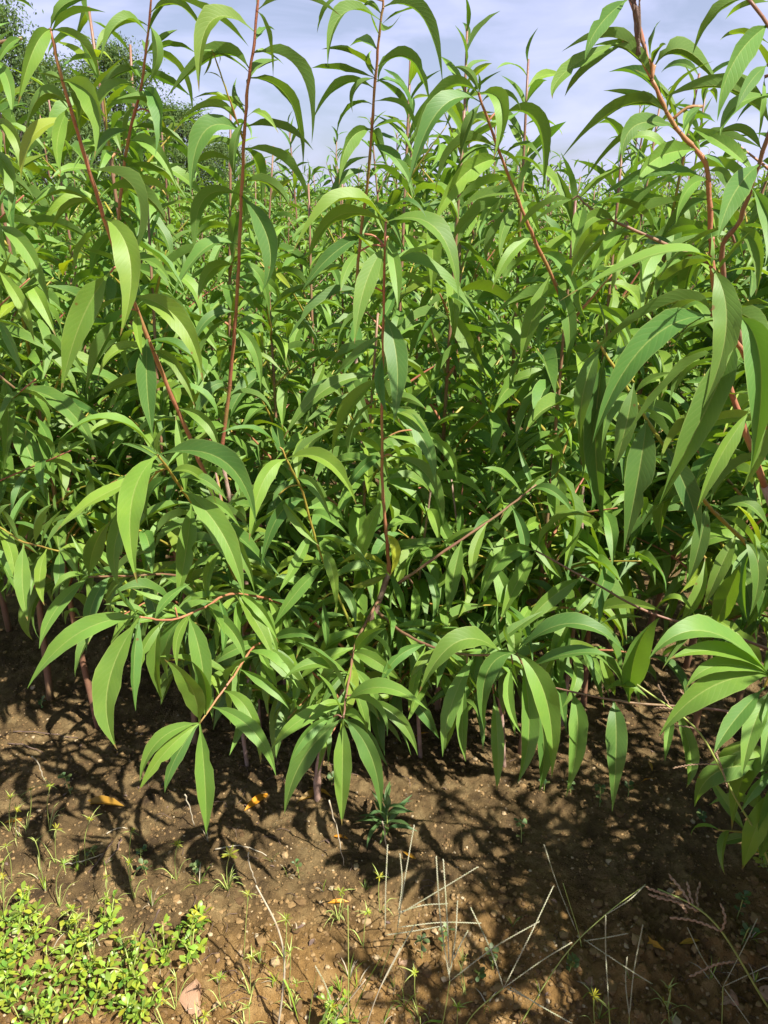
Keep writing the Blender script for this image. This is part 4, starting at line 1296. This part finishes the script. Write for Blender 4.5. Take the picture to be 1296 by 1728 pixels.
mat_lab = 'bright green round leaved weed in the thick mat filling the bottom left corner'
for px, py in [(15, 1560), (55, 1592), (110, 1600), (20, 1620), (70, 1640), (125, 1650), (10, 1680), (50, 1690), (95, 1700), (20, 1725), (70, 1735), (120, 1725), (150, 1690), (165, 1640), (30, 1655), (90, 1665),
               (140, 1620), (40, 1740), (-10, 1600), (-10, 1650), (-10, 1710), (180, 1725)]:
    rosette_weed(px * 1.12 + rngW.uniform(-25, 25), py + rngW.uniform(-28, 12), rngW.uniform(.02, .045), mat_lab, rngW.randint(3, 4))
for px, py, sz, lb in [(190, 1570, .02, 'tiny tuft of round leaves alone on bare soil above the weed mat'), (225, 1660, .04, 'round leaved weed at the right edge of the weed mat'),
                       (250, 1712, .04, 'round leaved weed at the bottom beside the pinkish stone'), (280, 1625, .028, 'small round leaved weed left above the pinkish stone'),
                       (325, 1622, .028, 'small upright round leaved weed just above the pinkish stone'), (332, 1575, .022, 'dark small weed under a yellow sedge head above the pinkish stone'),
                       (215, 1705, .035, 'round leaved weed between the mat and the bottom centre'), (1285, 1475, .03, 'round leaved weed under the grass culm at the right edge'),
                       (570, 1722, .03, 'broad leaved weed cut by the bottom edge left of the middle')]:
    rosette_weed(px, py, sz, lb, 4)
for k, (px, py) in enumerate([(120, 1342), (160, 1445), (236, 1442), (248, 1478), (330, 1478), (712, 1612), (746, 1598), (810, 1645), (832, 1632), (960, 1645), (918, 1338), (962, 1342), (1245, 1545), (70, 1195), (1012, 1362),
                              (560, 1330), (300, 1150), (1060, 1345), (880, 1420), (1180, 1385), (505, 1480), (1250, 1600)]):
    rosette_weed(px, py, .008, 'tiny seedling with a few dull green rounded leaves on bare soil', 1, SLIB, (1, 1, 1), 'seedling', (.010, .02), 'seedlings scattered over the soil')

def needle(t, peak=1.0):
    return max(0.0, math.sin(math.pi * min(1, t) ** .75)) ** .8
SEDGE_HEADS = []
for k in range(5):
    g = Geo()
    rr = random.Random(k)
    for j in range(rr.randint(9, 14)):
        v, f, uv = flat_leaf(rr.uniform(.6, 1.0), rr.uniform(.13, .2), rr.uniform(-.1, 1.2), rr.uniform(.1, .5), rr, 4, .3, needle)
        R3 = Matrix.Rotation(j * 2.4 + rr.uniform(-.4, .4), 3, 'Z')
        g.add([R3 @ q for q in v], f, uv)
    SEDGE_HEADS.append(g.mesh('seed_head', M_SEDGE))
def blade_geo(p0, p1, W_, rng, droop=.02):
    m = p0.lerp(p1, .5) + Vector((0, 0, droop))
    C = smooth_path([p0, m, p1], 4)
    Nn = []
    sd = (p1 - p0).cross(Vector((0, 0, 1)))
    if sd.length < 1e-4:
        sd = Vector((1, 0, 0))
    for i in range(len(C)):
        T = (C[min(i + 1, len(C) - 1)] - C[max(i - 1, 0)]).normalized()
        Nn.append(sd.normalized().cross(T).normalized())
    return leaf_geo(C, Nn, W_, .4, 0, rng, False, 1, lambda t, peak=1: (1 - t ** 2.2), 0.0)
def sedge(hx, hy, h, label, head=.016, extra=0):
    bx = hx + rngW.uniform(-9, 9)
    by = hy + h
    b = on_soil(bx, by)
    T = at(hx, hy, b.y - rngW.uniform(-.01, .02))
    root = empty('sedge', b, label, 'weed', 'yellow headed sedges')
    path = smooth_path([Vector((0, 0, -.01)), (T - b) * .55 + Vector((rngW.gauss(0, .004), 0, .004)), T - b], 4)
    link('culm', mesh('culm', *tube(path, [.0009] * len(path), 5), mat=M_CULM), root)
    o = link('seed_head', SEDGE_HEADS[rngW.randrange(5)], root, T - b)
    o.scale = (head,) * 3
    o.rotation_euler = (rngW.gauss(0, .3), rngW.gauss(0, .3), rngW.uniform(0, 6.28))
    o.color = (rngW.uniform(.85, 1.2), rngW.uniform(.9, 1.15), 1, 1)
    for k in range(rngW.randint(2, 4) + extra):
        a = rngW.uniform(0, 6.28); ln = rngW.uniform(.03, .075)
        e = Vector((math.cos(a) * ln * .7, math.sin(a) * ln * .7, ln * rngW.uniform(.2, .9)))
        link('blade', mesh('blade', *blade_geo(Vector((0, 0, -.003)), e, rngW.uniform(.0018, .003), rngW), mat=M_CULM), root)
    for k in range(3):
        a = rngW.uniform(0, 6.28); ln = rngW.uniform(.015, .035)
        e = T - b + Vector((math.cos(a) * ln, math.sin(a) * ln, rngW.uniform(-.004, .012)))
        link('bract', mesh('bract', *blade_geo(T - b, e, .002, rngW, .003), mat=M_CULM), root)
SED = [(52, 1333, 70), (85, 1326, 80), (18, 1347, 60), (28, 1368, 50), (152, 1383, 75), (222, 1403, 85), (107, 1458, 70), (219, 1456, 60), (10, 1428, 60), (6, 1455, 60), (5, 1478, 60), (50, 1502, 50),
       (180, 1515, 60), (128, 1552, 60), (228, 1580, 65), (327, 1547, 70), (419, 1510, 110), (483, 1552, 75), (425, 1615, 70), (490, 1608, 70), (372, 1650, 60), (297, 1650, 50), (700, 1642, 70), (1002, 1682, 60),
       (1128, 1668, 50), (772, 1700, 50), (782, 1622, 50), (120, 1535, 50), (150, 1560, 50), (70, 1545, 50), (275, 1690, 50), (640, 1480, 60), (560, 1700, 50), (1120, 1690, 50), (300, 1425, 60), (500, 1660, 50),
       (95, 1400, 60), (60, 1420, 50), (180, 1480, 60), (620, 1540, 55), (420, 1700, 45), (345, 1715, 40)]
for hx, hy, h in SED:
    if hx < 100 and hy < 1450:
        lb = 'sedge with a yellow star shaped head near the left edge above the weed mat'
    elif hx < 260:
        lb = 'sedge with a yellow star shaped head among the weeds at the lower left'
    elif hx < 620:
        lb = 'sedge with a yellow star shaped head on the sunlit soil below the central trunk'
    else:
        lb = 'sedge with a yellow star shaped head along the bottom edge at right'
    sedge(hx, hy, h, lb, rngW.uniform(.011, .017))
sedge(388, 1442, 62, 'bushy sedge clump with dense yellow head left of the trunk foot', .03, 8)
sedge(575, 1505, 50, 'sprawling sedge clump with thin blades under the narrow leaved herb', .018, 12)

def grass(label, base, culm, spikes, blades=(), group='finger grasses along the bottom edge', r=.0010, spike_r=.0013, spikemat=None, culmmat=None, name='finger_grass'):
    """culm: [(px, py, dY)...] from the soil up; spikes: [(from px, py, to px, py, dY from, dY to)]."""
    b = on_soil(*base)
    root = empty(name, b, label, 'grass', group)
    P = [Vector((0, 0, -.01))] + [at(x, y, b.y + dy) - b for x, y, dy in culm]
    path = smooth_path(P, 5)
    n = len(path)
    link('culm', mesh('culm', *tube(path, [r * (1.25 - .5 * i / n) for i in range(n)], 6), mat=culmmat or M_CULM), root)
    for x0, y0, x1, y1, d0, d1 in spikes:
        A = at(x0, y0, b.y + d0) - b; B = at(x1, y1, b.y + d1) - b
        m = A.lerp(B, .5) + Vector((rngW.gauss(0, .004), rngW.gauss(0, .004), rngW.uniform(0, .008)))
        q = smooth_path([A, m, B], 7)
        g = Geo()
        g.add(*tube(q, [spike_r * .45] * len(q), 5))
        tot = (B - A).length
        k = 0; s = .06
        V0, F0 = ico()
        while s < 1:
            i = min(len(q) - 2, int(s * (len(q) - 1)))
            p = q[i].lerp(q[i + 1], s * (len(q) - 1) - i)
            T = (q[i + 1] - q[i]).normalized()
            sd = T.cross(Vector((0, -1, .3))).normalized()
            R3 = T.to_track_quat('X', 'Z').to_matrix()
            off = sd * spike_r * .5 * (1 if k % 2 else -1)
            g.add([R3 @ Vector((v.x * spike_r * 1.9, v.y * spike_r * .62, v.z * spike_r * .62)) + p + off for v in V0], F0)
            s += spike_r * 2.0 / max(tot, .01)
            k += 1
        link('spike', g.mesh('spike', spikemat or M_SPIKE), root)
    for x0, y0, x1, y1, d0, d1, w in blades:
        A = at(x0, y0, b.y + d0) - b; B = at(x1, y1, b.y + d1) - b
        link('blade', mesh('blade', *blade_geo(A, B, w, rngW, .015), mat=M_WEED), root)

grass('pale finger grass with five spikes fanning from one node, at the bottom right of middle', (742, 1745), [(752, 1700, -.01), (759, 1655, -.02)], [
    (759, 1655, 736, 1445, -.02, .0), (759, 1655, 748, 1450, -.02, .05), (760, 1655, 910, 1555, -.02, -.01), (760, 1640, 772, 1520, -.02, .02), (765, 1620, 790, 1570, -.02, 0)], [(745, 1725, 700, 1740, 0, .02, .005)])
grass('finger grass leaning right with a bent culm and long spikes over the dark soil', (770, 1745), [(800, 1710, -.01), (850, 1667, -.01)], [
    (850, 1667, 934, 1495, -.01, .05), (850, 1667, 794, 1531, -.01, .04), (850, 1667, 965, 1590, -.01, 0), (860, 1665, 965, 1727, -.01, -.03), (855, 1668, 915, 1700, -.01, -.02)])
grass('upright single white spike standing at the bottom edge right of middle', (1030, 1745), [(1027, 1690, 0)], [(1027, 1690, 1022, 1545, 0, .01)])
grass('pair of upright white spikes on one short stalk at the bottom right', (1060, 1745), [(1062, 1715, 0)], [(1062, 1715, 1085, 1560, 0, .01), (1062, 1715, 1058, 1615, 0, .01)])
grass('dry greyish finger grass in front of the narrow leaved herb', (640, 1645), [(655, 1610, 0), (670, 1573, 0)], [
    (650, 1570, 654, 1425, 0, .02), (670, 1573, 699, 1392, 0, .04), (670, 1545, 806, 1463, 0, .0), (672, 1540, 755, 1525, 0, 0), (672, 1565, 812, 1558, 0, .02), (650, 1578, 750, 1562, 0, -.01), (672, 1540, 675, 1440, 0, .02)])
grass('long green culm slanting up to the right across the dark soil', (870, 1735), [(950, 1616, .02), (1020, 1545, .04), (1089, 1493, .06)], [(1020, 1545, 1089, 1493, .04, .06), (985, 1588, 1060, 1575, .03, .03), (985, 1585, 1100, 1660, .03, -.02)], spike_r=.0012)
grass('green culm with a slim spike leaning left above the dark soil', (985, 1590), [(975, 1570, 0), (950, 1490, 0)], [(972, 1570, 918, 1425, 0, .03)], spike_r=.0012)
grass('straw coloured bent culm with twisted sheath left of the bottom middle', (468, 1740), [(480, 1640, 0), (470, 1570, .01), (432, 1494, .02)], [], [(478, 1640, 493, 1560, 0, 0, .004), (478, 1650, 505, 1727, 0, -.03, .004)], r=.0018, culmmat=M_STRAW)
grass('thin upright green culm left of the bottom middle', (587, 1745), [(588, 1640, 0), (587, 1528, .01)], [], [(588, 1728, 660, 1590, 0, .02, .003), (560, 1740, 620, 1640, 0, 0, .004)])
grass('grass with straight pale blades fanning from the bottom middle', (540, 1745), [(580, 1700, 0), (617, 1653, 0)], [(560, 1690, 532, 1630, 0, .01)], [(520, 1740, 537, 1630, 0, 0, .005), (545, 1745, 560, 1690, 0, -.01, .02)], culmmat=M_STRAW)
grass('thin straw culm crossing the bottom edge beside the middle sedges', (612, 1745), [(640, 1670, 0), (675, 1600, .02)], [(640, 1670, 700, 1560, 0, .03)], culmmat=M_STRAW, spike_r=.0011)
grass('barnyard grass with a drooping reddish brown panicle at the lower right', (1335, 1770), [(1290, 1690, .0), (1220, 1575, .03), (1170, 1528, .05), (1110, 1500, .07)], [
    (1215, 1570, 1130, 1548, .03, .05), (1217, 1572, 1217, 1525, .03, .05), (1180, 1538, 1095, 1510, .05, .07), (1165, 1525, 1130, 1478, .05, .09), (1178, 1535, 1182, 1490, .05, .09), (1150, 1518, 1092, 1498, .06, .07), (1160, 1540, 1110, 1515, .05, .06),
    (1240, 1622, 1165, 1648, .02, .0), (1170, 1528, 1160, 1488, .05, .08)], [], 'seed grasses at the right edge', .0018, .0027, M_PANICLE, name='barnyard_grass')
grass('tall seed grass with a green stem and sparse tan spikelets before the right sapling', (1335, 1650), [(1296, 1452, -.02), (1240, 1345, -.04), (1212, 1290, -.05), (1170, 1225, -.05), (1075, 1155, -.04)], [
    (1215, 1290, 1135, 1296, -.05, -.03), (1205, 1275, 1228, 1202, -.05, -.05), (1180, 1240, 1140, 1224, -.05, -.04), (1140, 1197, 1103, 1195, -.05, -.04), (1130, 1190, 1110, 1155, -.05, -.03), (1150, 1205, 1148, 1165, -.05, -.04), (1228, 1330, 1206, 1265, -.05, -.05)],
    [], 'seed grasses at the right edge', .0017, .0014, M_PANICLE, name='seed_grass')
grass('slender green grass with crossing spikes in the bottom right corner', (1215, 1745), [(1220, 1665, .0)], [(1220, 1665, 1278, 1550, 0, .03), (1220, 1665, 1300, 1628, 0, 0), (1222, 1668, 1265, 1728, 0, -.03), (1218, 1665, 1160, 1565, 0, .03)], spike_r=.0010)

# fine grass seedlings
def tuft(px, py, h, label, n=6):
    b = on_soil(px, py)
    root = empty('grass_tuft', b, label, 'grass', 'fine grass tufts on the soil')
    for k in range(n):
        a = rngW.uniform(0, 6.28); ln = h * rngW.uniform(.5, 1.15)
        sp = rngW.uniform(.15, .9)
        e = Vector((math.cos(a) * ln * sp, math.sin(a) * ln * sp, ln * (1.1 - sp * .9)))
        o = link('blade', mesh('blade', *blade_geo(Vector((0, 0, -.004)), e, rngW.uniform(.0014, .0032), rngW, ln * .18), mat=M_STRAW if rngW.random() < .3 else M_WEED), root)
        v = rngW.uniform(.7, 1.1)
        o.color = (v * 1.1, v, v, 1)
for k in range(46):
    u = rngW.random()
    px = rngW.uniform(0, 640) if u < .7 else rngW.uniform(640, 1290)
    py = rngW.uniform(1400, 1735) if px < 640 else rngW.uniform(1560, 1735)
    lb = 'small tuft of fine grass blades on the sunlit soil at lower left' if px < 400 else ('small tuft of fine grass blades at the bottom middle' if px < 800 else 'small tuft of fine grass blades on the shaded bank at lower right')
    tuft(px, py, rngW.uniform(.02, .065), lb, rngW.randint(4, 8))

# narrow leaved herb beside the trunk foot
hb = on_soil(652, 1402)
h_root = empty('narrow_leaved_herb', hb, 'dark green herb with a rosette of narrow leaves right of the trunk foot', 'herb')
HL = [mesh('leaf_narrow', *flat_leaf(1, rngW.uniform(.15, .2), rngW.uniform(.3, .9), rngW.uniform(.5, 1.5), rngW, 7, .3, lance, True, .06), mat=M_HERB) for _ in range(6)]
sg = Geo(); sg.add(*tube([Vector((0, 0, -.01)), Vector((.002, 0, .03)), Vector((.004, -.002, .07))], [.002, .0018, .0012], 6))
link('stem', sg.mesh('stem', M_CULM), h_root)
for k in range(20):
    o = link('leaf', HL[k % 6], h_root, Vector((0, 0, .005 + .065 * (k / 20))))
    L_ = rngW.uniform(.075, .12) * (1 - .35 * k / 20)
    o.rotation_euler = (rngW.gauss(0, .3), rngW.uniform(-.6, .2) - (.5 if k > 13 else 0), k * 2.4 + rngW.uniform(-.3, .3))
    o.scale = (L_,) * 3

# fallen leaves
for px, py, L_, a, lb in [(210, 1364, .075, 3.0, 'large orange brown fallen leaf lying left of the trunk'), (412, 1372, .06, .9, 'curled yellow fallen leaf left of the trunk foot'),
                          (500, 1358, .06, .5, 'bright yellow fallen leaf touching the left side of the trunk foot'), (560, 1352, .04, 2.8, 'yellow fallen leaf touching the right side of the trunk foot'),
                          (1082, 1322, .035, .3, 'small orange fallen leaf on dark soil below the hanging leaves'), (1120, 1610, .045, 2.6, 'orange yellow fallen leaf on the shaded bank at lower right'),
                          (1145, 1600, .03, .2, 'small yellow fallen leaf beside the orange one at lower right'), (703, 1452, .025, 2.5, 'tiny orange fallen leaf right of the narrow leaved herb'),
                          (588, 1413, .028, 2.9, 'small orange fallen leaf left of the narrow leaved herb'), (553, 1525, .03, .1, 'mottled orange fallen leaf inside the sprawling sedge clump'),
                          (8, 1393, .03, .4, 'yellow fallen leaf at the left edge among the sedges'), (1100, 1305, .025, 1.6, 'small upright orange leaf above the orange fallen leaf at right'),
                          (140, 880, .03, .5, 'small yellow fallen leaf on the far soil seen through the left sapling'), (700, 1250, .03, .5, 'brownish fallen leaf in the shade below the central shoots')]:
    p = on_soil(px, py, .004)
    rr = random.Random(px)
    L_ *= 1.6
    g = flat_leaf(L_, L_ * .25, rr.uniform(.1, .35), rr.uniform(.3, .9), rr, 8, rr.uniform(.3, .8), lance, True, .05, .05)
    o = link('fallen_leaf', mesh('fallen_leaf', *g, mat=M_YELLOW), None, p)
    o.rotation_euler = (rr.gauss(0, .4), 0, a)
    v = rr.uniform(.75, 1.1)
    o.color = (v, v, v, 1)
    tag(o, lb, 'fallen leaf', 'fallen leaves on the soil')

# pinkish stone with a flat triangular face
def stone(px, py, outline, depth, label, mat, name='stone', tilt=(0, 0, 0), jit=.002):
    rr = random.Random(px * 3 + py)
    p = on_soil(px, py, -.004)
    n = len(outline)
    V = []
    rings = [(1.06, -depth * .6), (1.05, depth * .35), (.97, depth * .85), (.86, depth * 1.0), (.45, depth * 1.03)]
    for s, z in rings:
        for x, y in outline:
            V.append(Vector((x * s + rr.gauss(0, jit * .3), y * s + rr.gauss(0, jit * .3), z + rr.gauss(0, jit * .5))))
    V.append(Vector((0, 0, depth * 1.04)))
    F = []
    for r in range(len(rings) - 1):
        for k in range(n):
            F.append((r * n + k, r * n + (k + 1) % n, (r + 1) * n + (k + 1) % n, (r + 1) * n + k))
    for k in range(n):
        F.append(((len(rings) - 1) * n + k, (len(rings) - 1) * n + (k + 1) % n, len(V) - 1))
    o = link(name, mesh(name, V, F, None, False, mat), None, p)
    o.rotation_euler = tilt
    tag(o, label, 'stone', 'stones on the bank')
S_ = .030
stone(322, 1690, [(x * S_, y * S_) for x, y in ((-.85, .45), (-.35, .95), (.30, 1.35), (.55, .95), (.68, -.1), (.80, -1.15), (.50, -1.2), (-.05, -.45))][::-1], .016,
      'flat pinkish wedge shaped stone at the bottom left of middle', M_SHARD, tilt=(.6, -.15, 0), jit=.0008)
for px, py, s, lb in [(42, 1470, .006, 'small pale round pebble on the sunlit soil at left'), (262, 1520, .005, 'small tan pebble on the bank beside a dry stalk'), (420, 1085, .006, 'small grey pebble on the shaded soil at left'),
                      (680, 1615, .009, 'brown clod of soil beside the pale finger grass'), (995, 1650, .010, 'pale brown clod on the bank at lower right'), (640, 1690, .008, 'ochre clod at the bottom edge below the dry finger grass'),
                      (1225, 1700, .02, 'dull reddish stone half buried in the bottom right corner'), (1290, 1690, .016, 'grey flat stone cut by the right edge at the bottom')]:
    rr = random.Random(px)
    stone(px, py, [(math.cos(i * .785) * s * rr.uniform(.8, 1.2), math.sin(i * .785) * s * rr.uniform(.7, 1.0)) for i in range(8)], s * .6, lb, M_SHARD if s > .008 else M_CRUMB, 'clod' if 'clod' in lb else 'stone', (rr.gauss(0, .2), rr.gauss(0, .2), 0), s * .15)

# dry twigs and straws lying about
for x0, y0, x1, y1, m, lb in [(15, 1260, 75, 1275, M_DEAD, 'thin grey dead twig lying on the shaded soil at the left edge'), (25, 1240, 130, 1245, M_DEAD, 'dark dead twig lying above the other twig at the left edge'),
                              (55, 1275, 75, 1320, M_STRAW, 'short pale straw standing out of the soil at left'), (268, 1535, 238, 1600, M_DEAD, 'brown dry stalk lying on the bank above the weeds'),
                              (110, 1462, 175, 1440, M_STRAW, 'pale dry grass blade arching over the soil at left'), (180, 1412, 215, 1395, M_STRAW, 'bleached straw beside a yellow sedge head at left'),
                              (312, 1340, 330, 1400, M_STRAW, 'grey straw stuck upright below the long hanging leaf'), (365, 1442, 450, 1444, M_STRAW, 'pale straw lying across the bushy sedge clump'),
                              (555, 1350, 580, 1460, M_STRAW, 'dry twisted stalk standing right of the trunk foot'), (645, 1385, 655, 1480, M_STRAW, 'dry twisted stalk rising from the narrow leaved herb'),
                              (150, 1660, 180, 1685, M_STRAW, 'thin straw crossing the weed mat'), (420, 1440, 432, 1490, M_STRAW, 'upright bleached straw right of the bushy sedge clump'),
                              (190, 1420, 150, 1470, M_DEAD, 'brown dead stem among the dry roots at left'), (205, 1415, 175, 1455, M_DEAD, 'second brown dead stem among the dry roots at left')]:
    A = on_soil(x0, y0, .006); B = on_soil(x1, y1, .003)
    if abs(x1 - x0) < 40 and y1 - y0 > 40:
        A = at(x0, y0, B.y - .005)
    mm = A.lerp(B, .5) + Vector((rngW.gauss(0, .006), rngW.gauss(0, .006), .006))
    q = smooth_path([A, mm, B], 5)
    q = [a + Vector((rngW.gauss(0, .0012), rngW.gauss(0, .0012), 0)) for a in q]
    o = link('dry_twig', mesh('dry_twig', *tube(q, [.0013 * (1.3 - .6 * i / len(q)) for i in range(len(q))], 6, B), mat=m), None, B)
    tag(o, lb, 'twig', 'dry twigs on the soil')
# crumbled dead leaf bits and root fibres, too many to count
def litter():
    rr = random.Random(8)
    g = Geo()
    for k in range(260):
        y = rr.uniform(.8, 2.0)
        x = rr.uniform(-1, 1) * (.3 + .5 * y) if rr.random() < .5 else rr.gauss(-.42, .22)
        z = zat(x, y) + .002
        a = rr.uniform(0, 6.28)
        R3 = Matrix.Rotation(a, 3, 'Z') @ Matrix.Rotation(rr.gauss(0, .4), 3, 'X')
        if rr.random() < .45:
            L_ = rr.uniform(.006, .018)
            v, f, uv = flat_leaf(L_, L_ * rr.uniform(.3, .6), rr.uniform(0, .5), rr.uniform(0, 1.2), rr, 3, .3, lance)
            g.add([R3 @ q + Vector((x, y, z)) for q in v], f, uv)
        else:
            L_ = rr.uniform(.012, .05)
            q = [Vector((t * L_, .12 * L_ * math.sin(t * 5 + a), .004 + .06 * L_ * math.sin(t * 3))) for t in (0, .3, .6, 1)]
            g.add(*tube([Matrix.Rotation(a, 3, 'Z') @ w + Vector((x, y, z)) for w in q], [.0006] * 4, 4))
    o = link('leaf_litter', g.mesh('leaf_litter', M_DEAD))
    o['kind'] = 'stuff'
    tag(o, 'crumbled brown leaf bits and root fibres scattered over the soil', 'litter')
litter()
print('objects', len(bpy.data.objects))
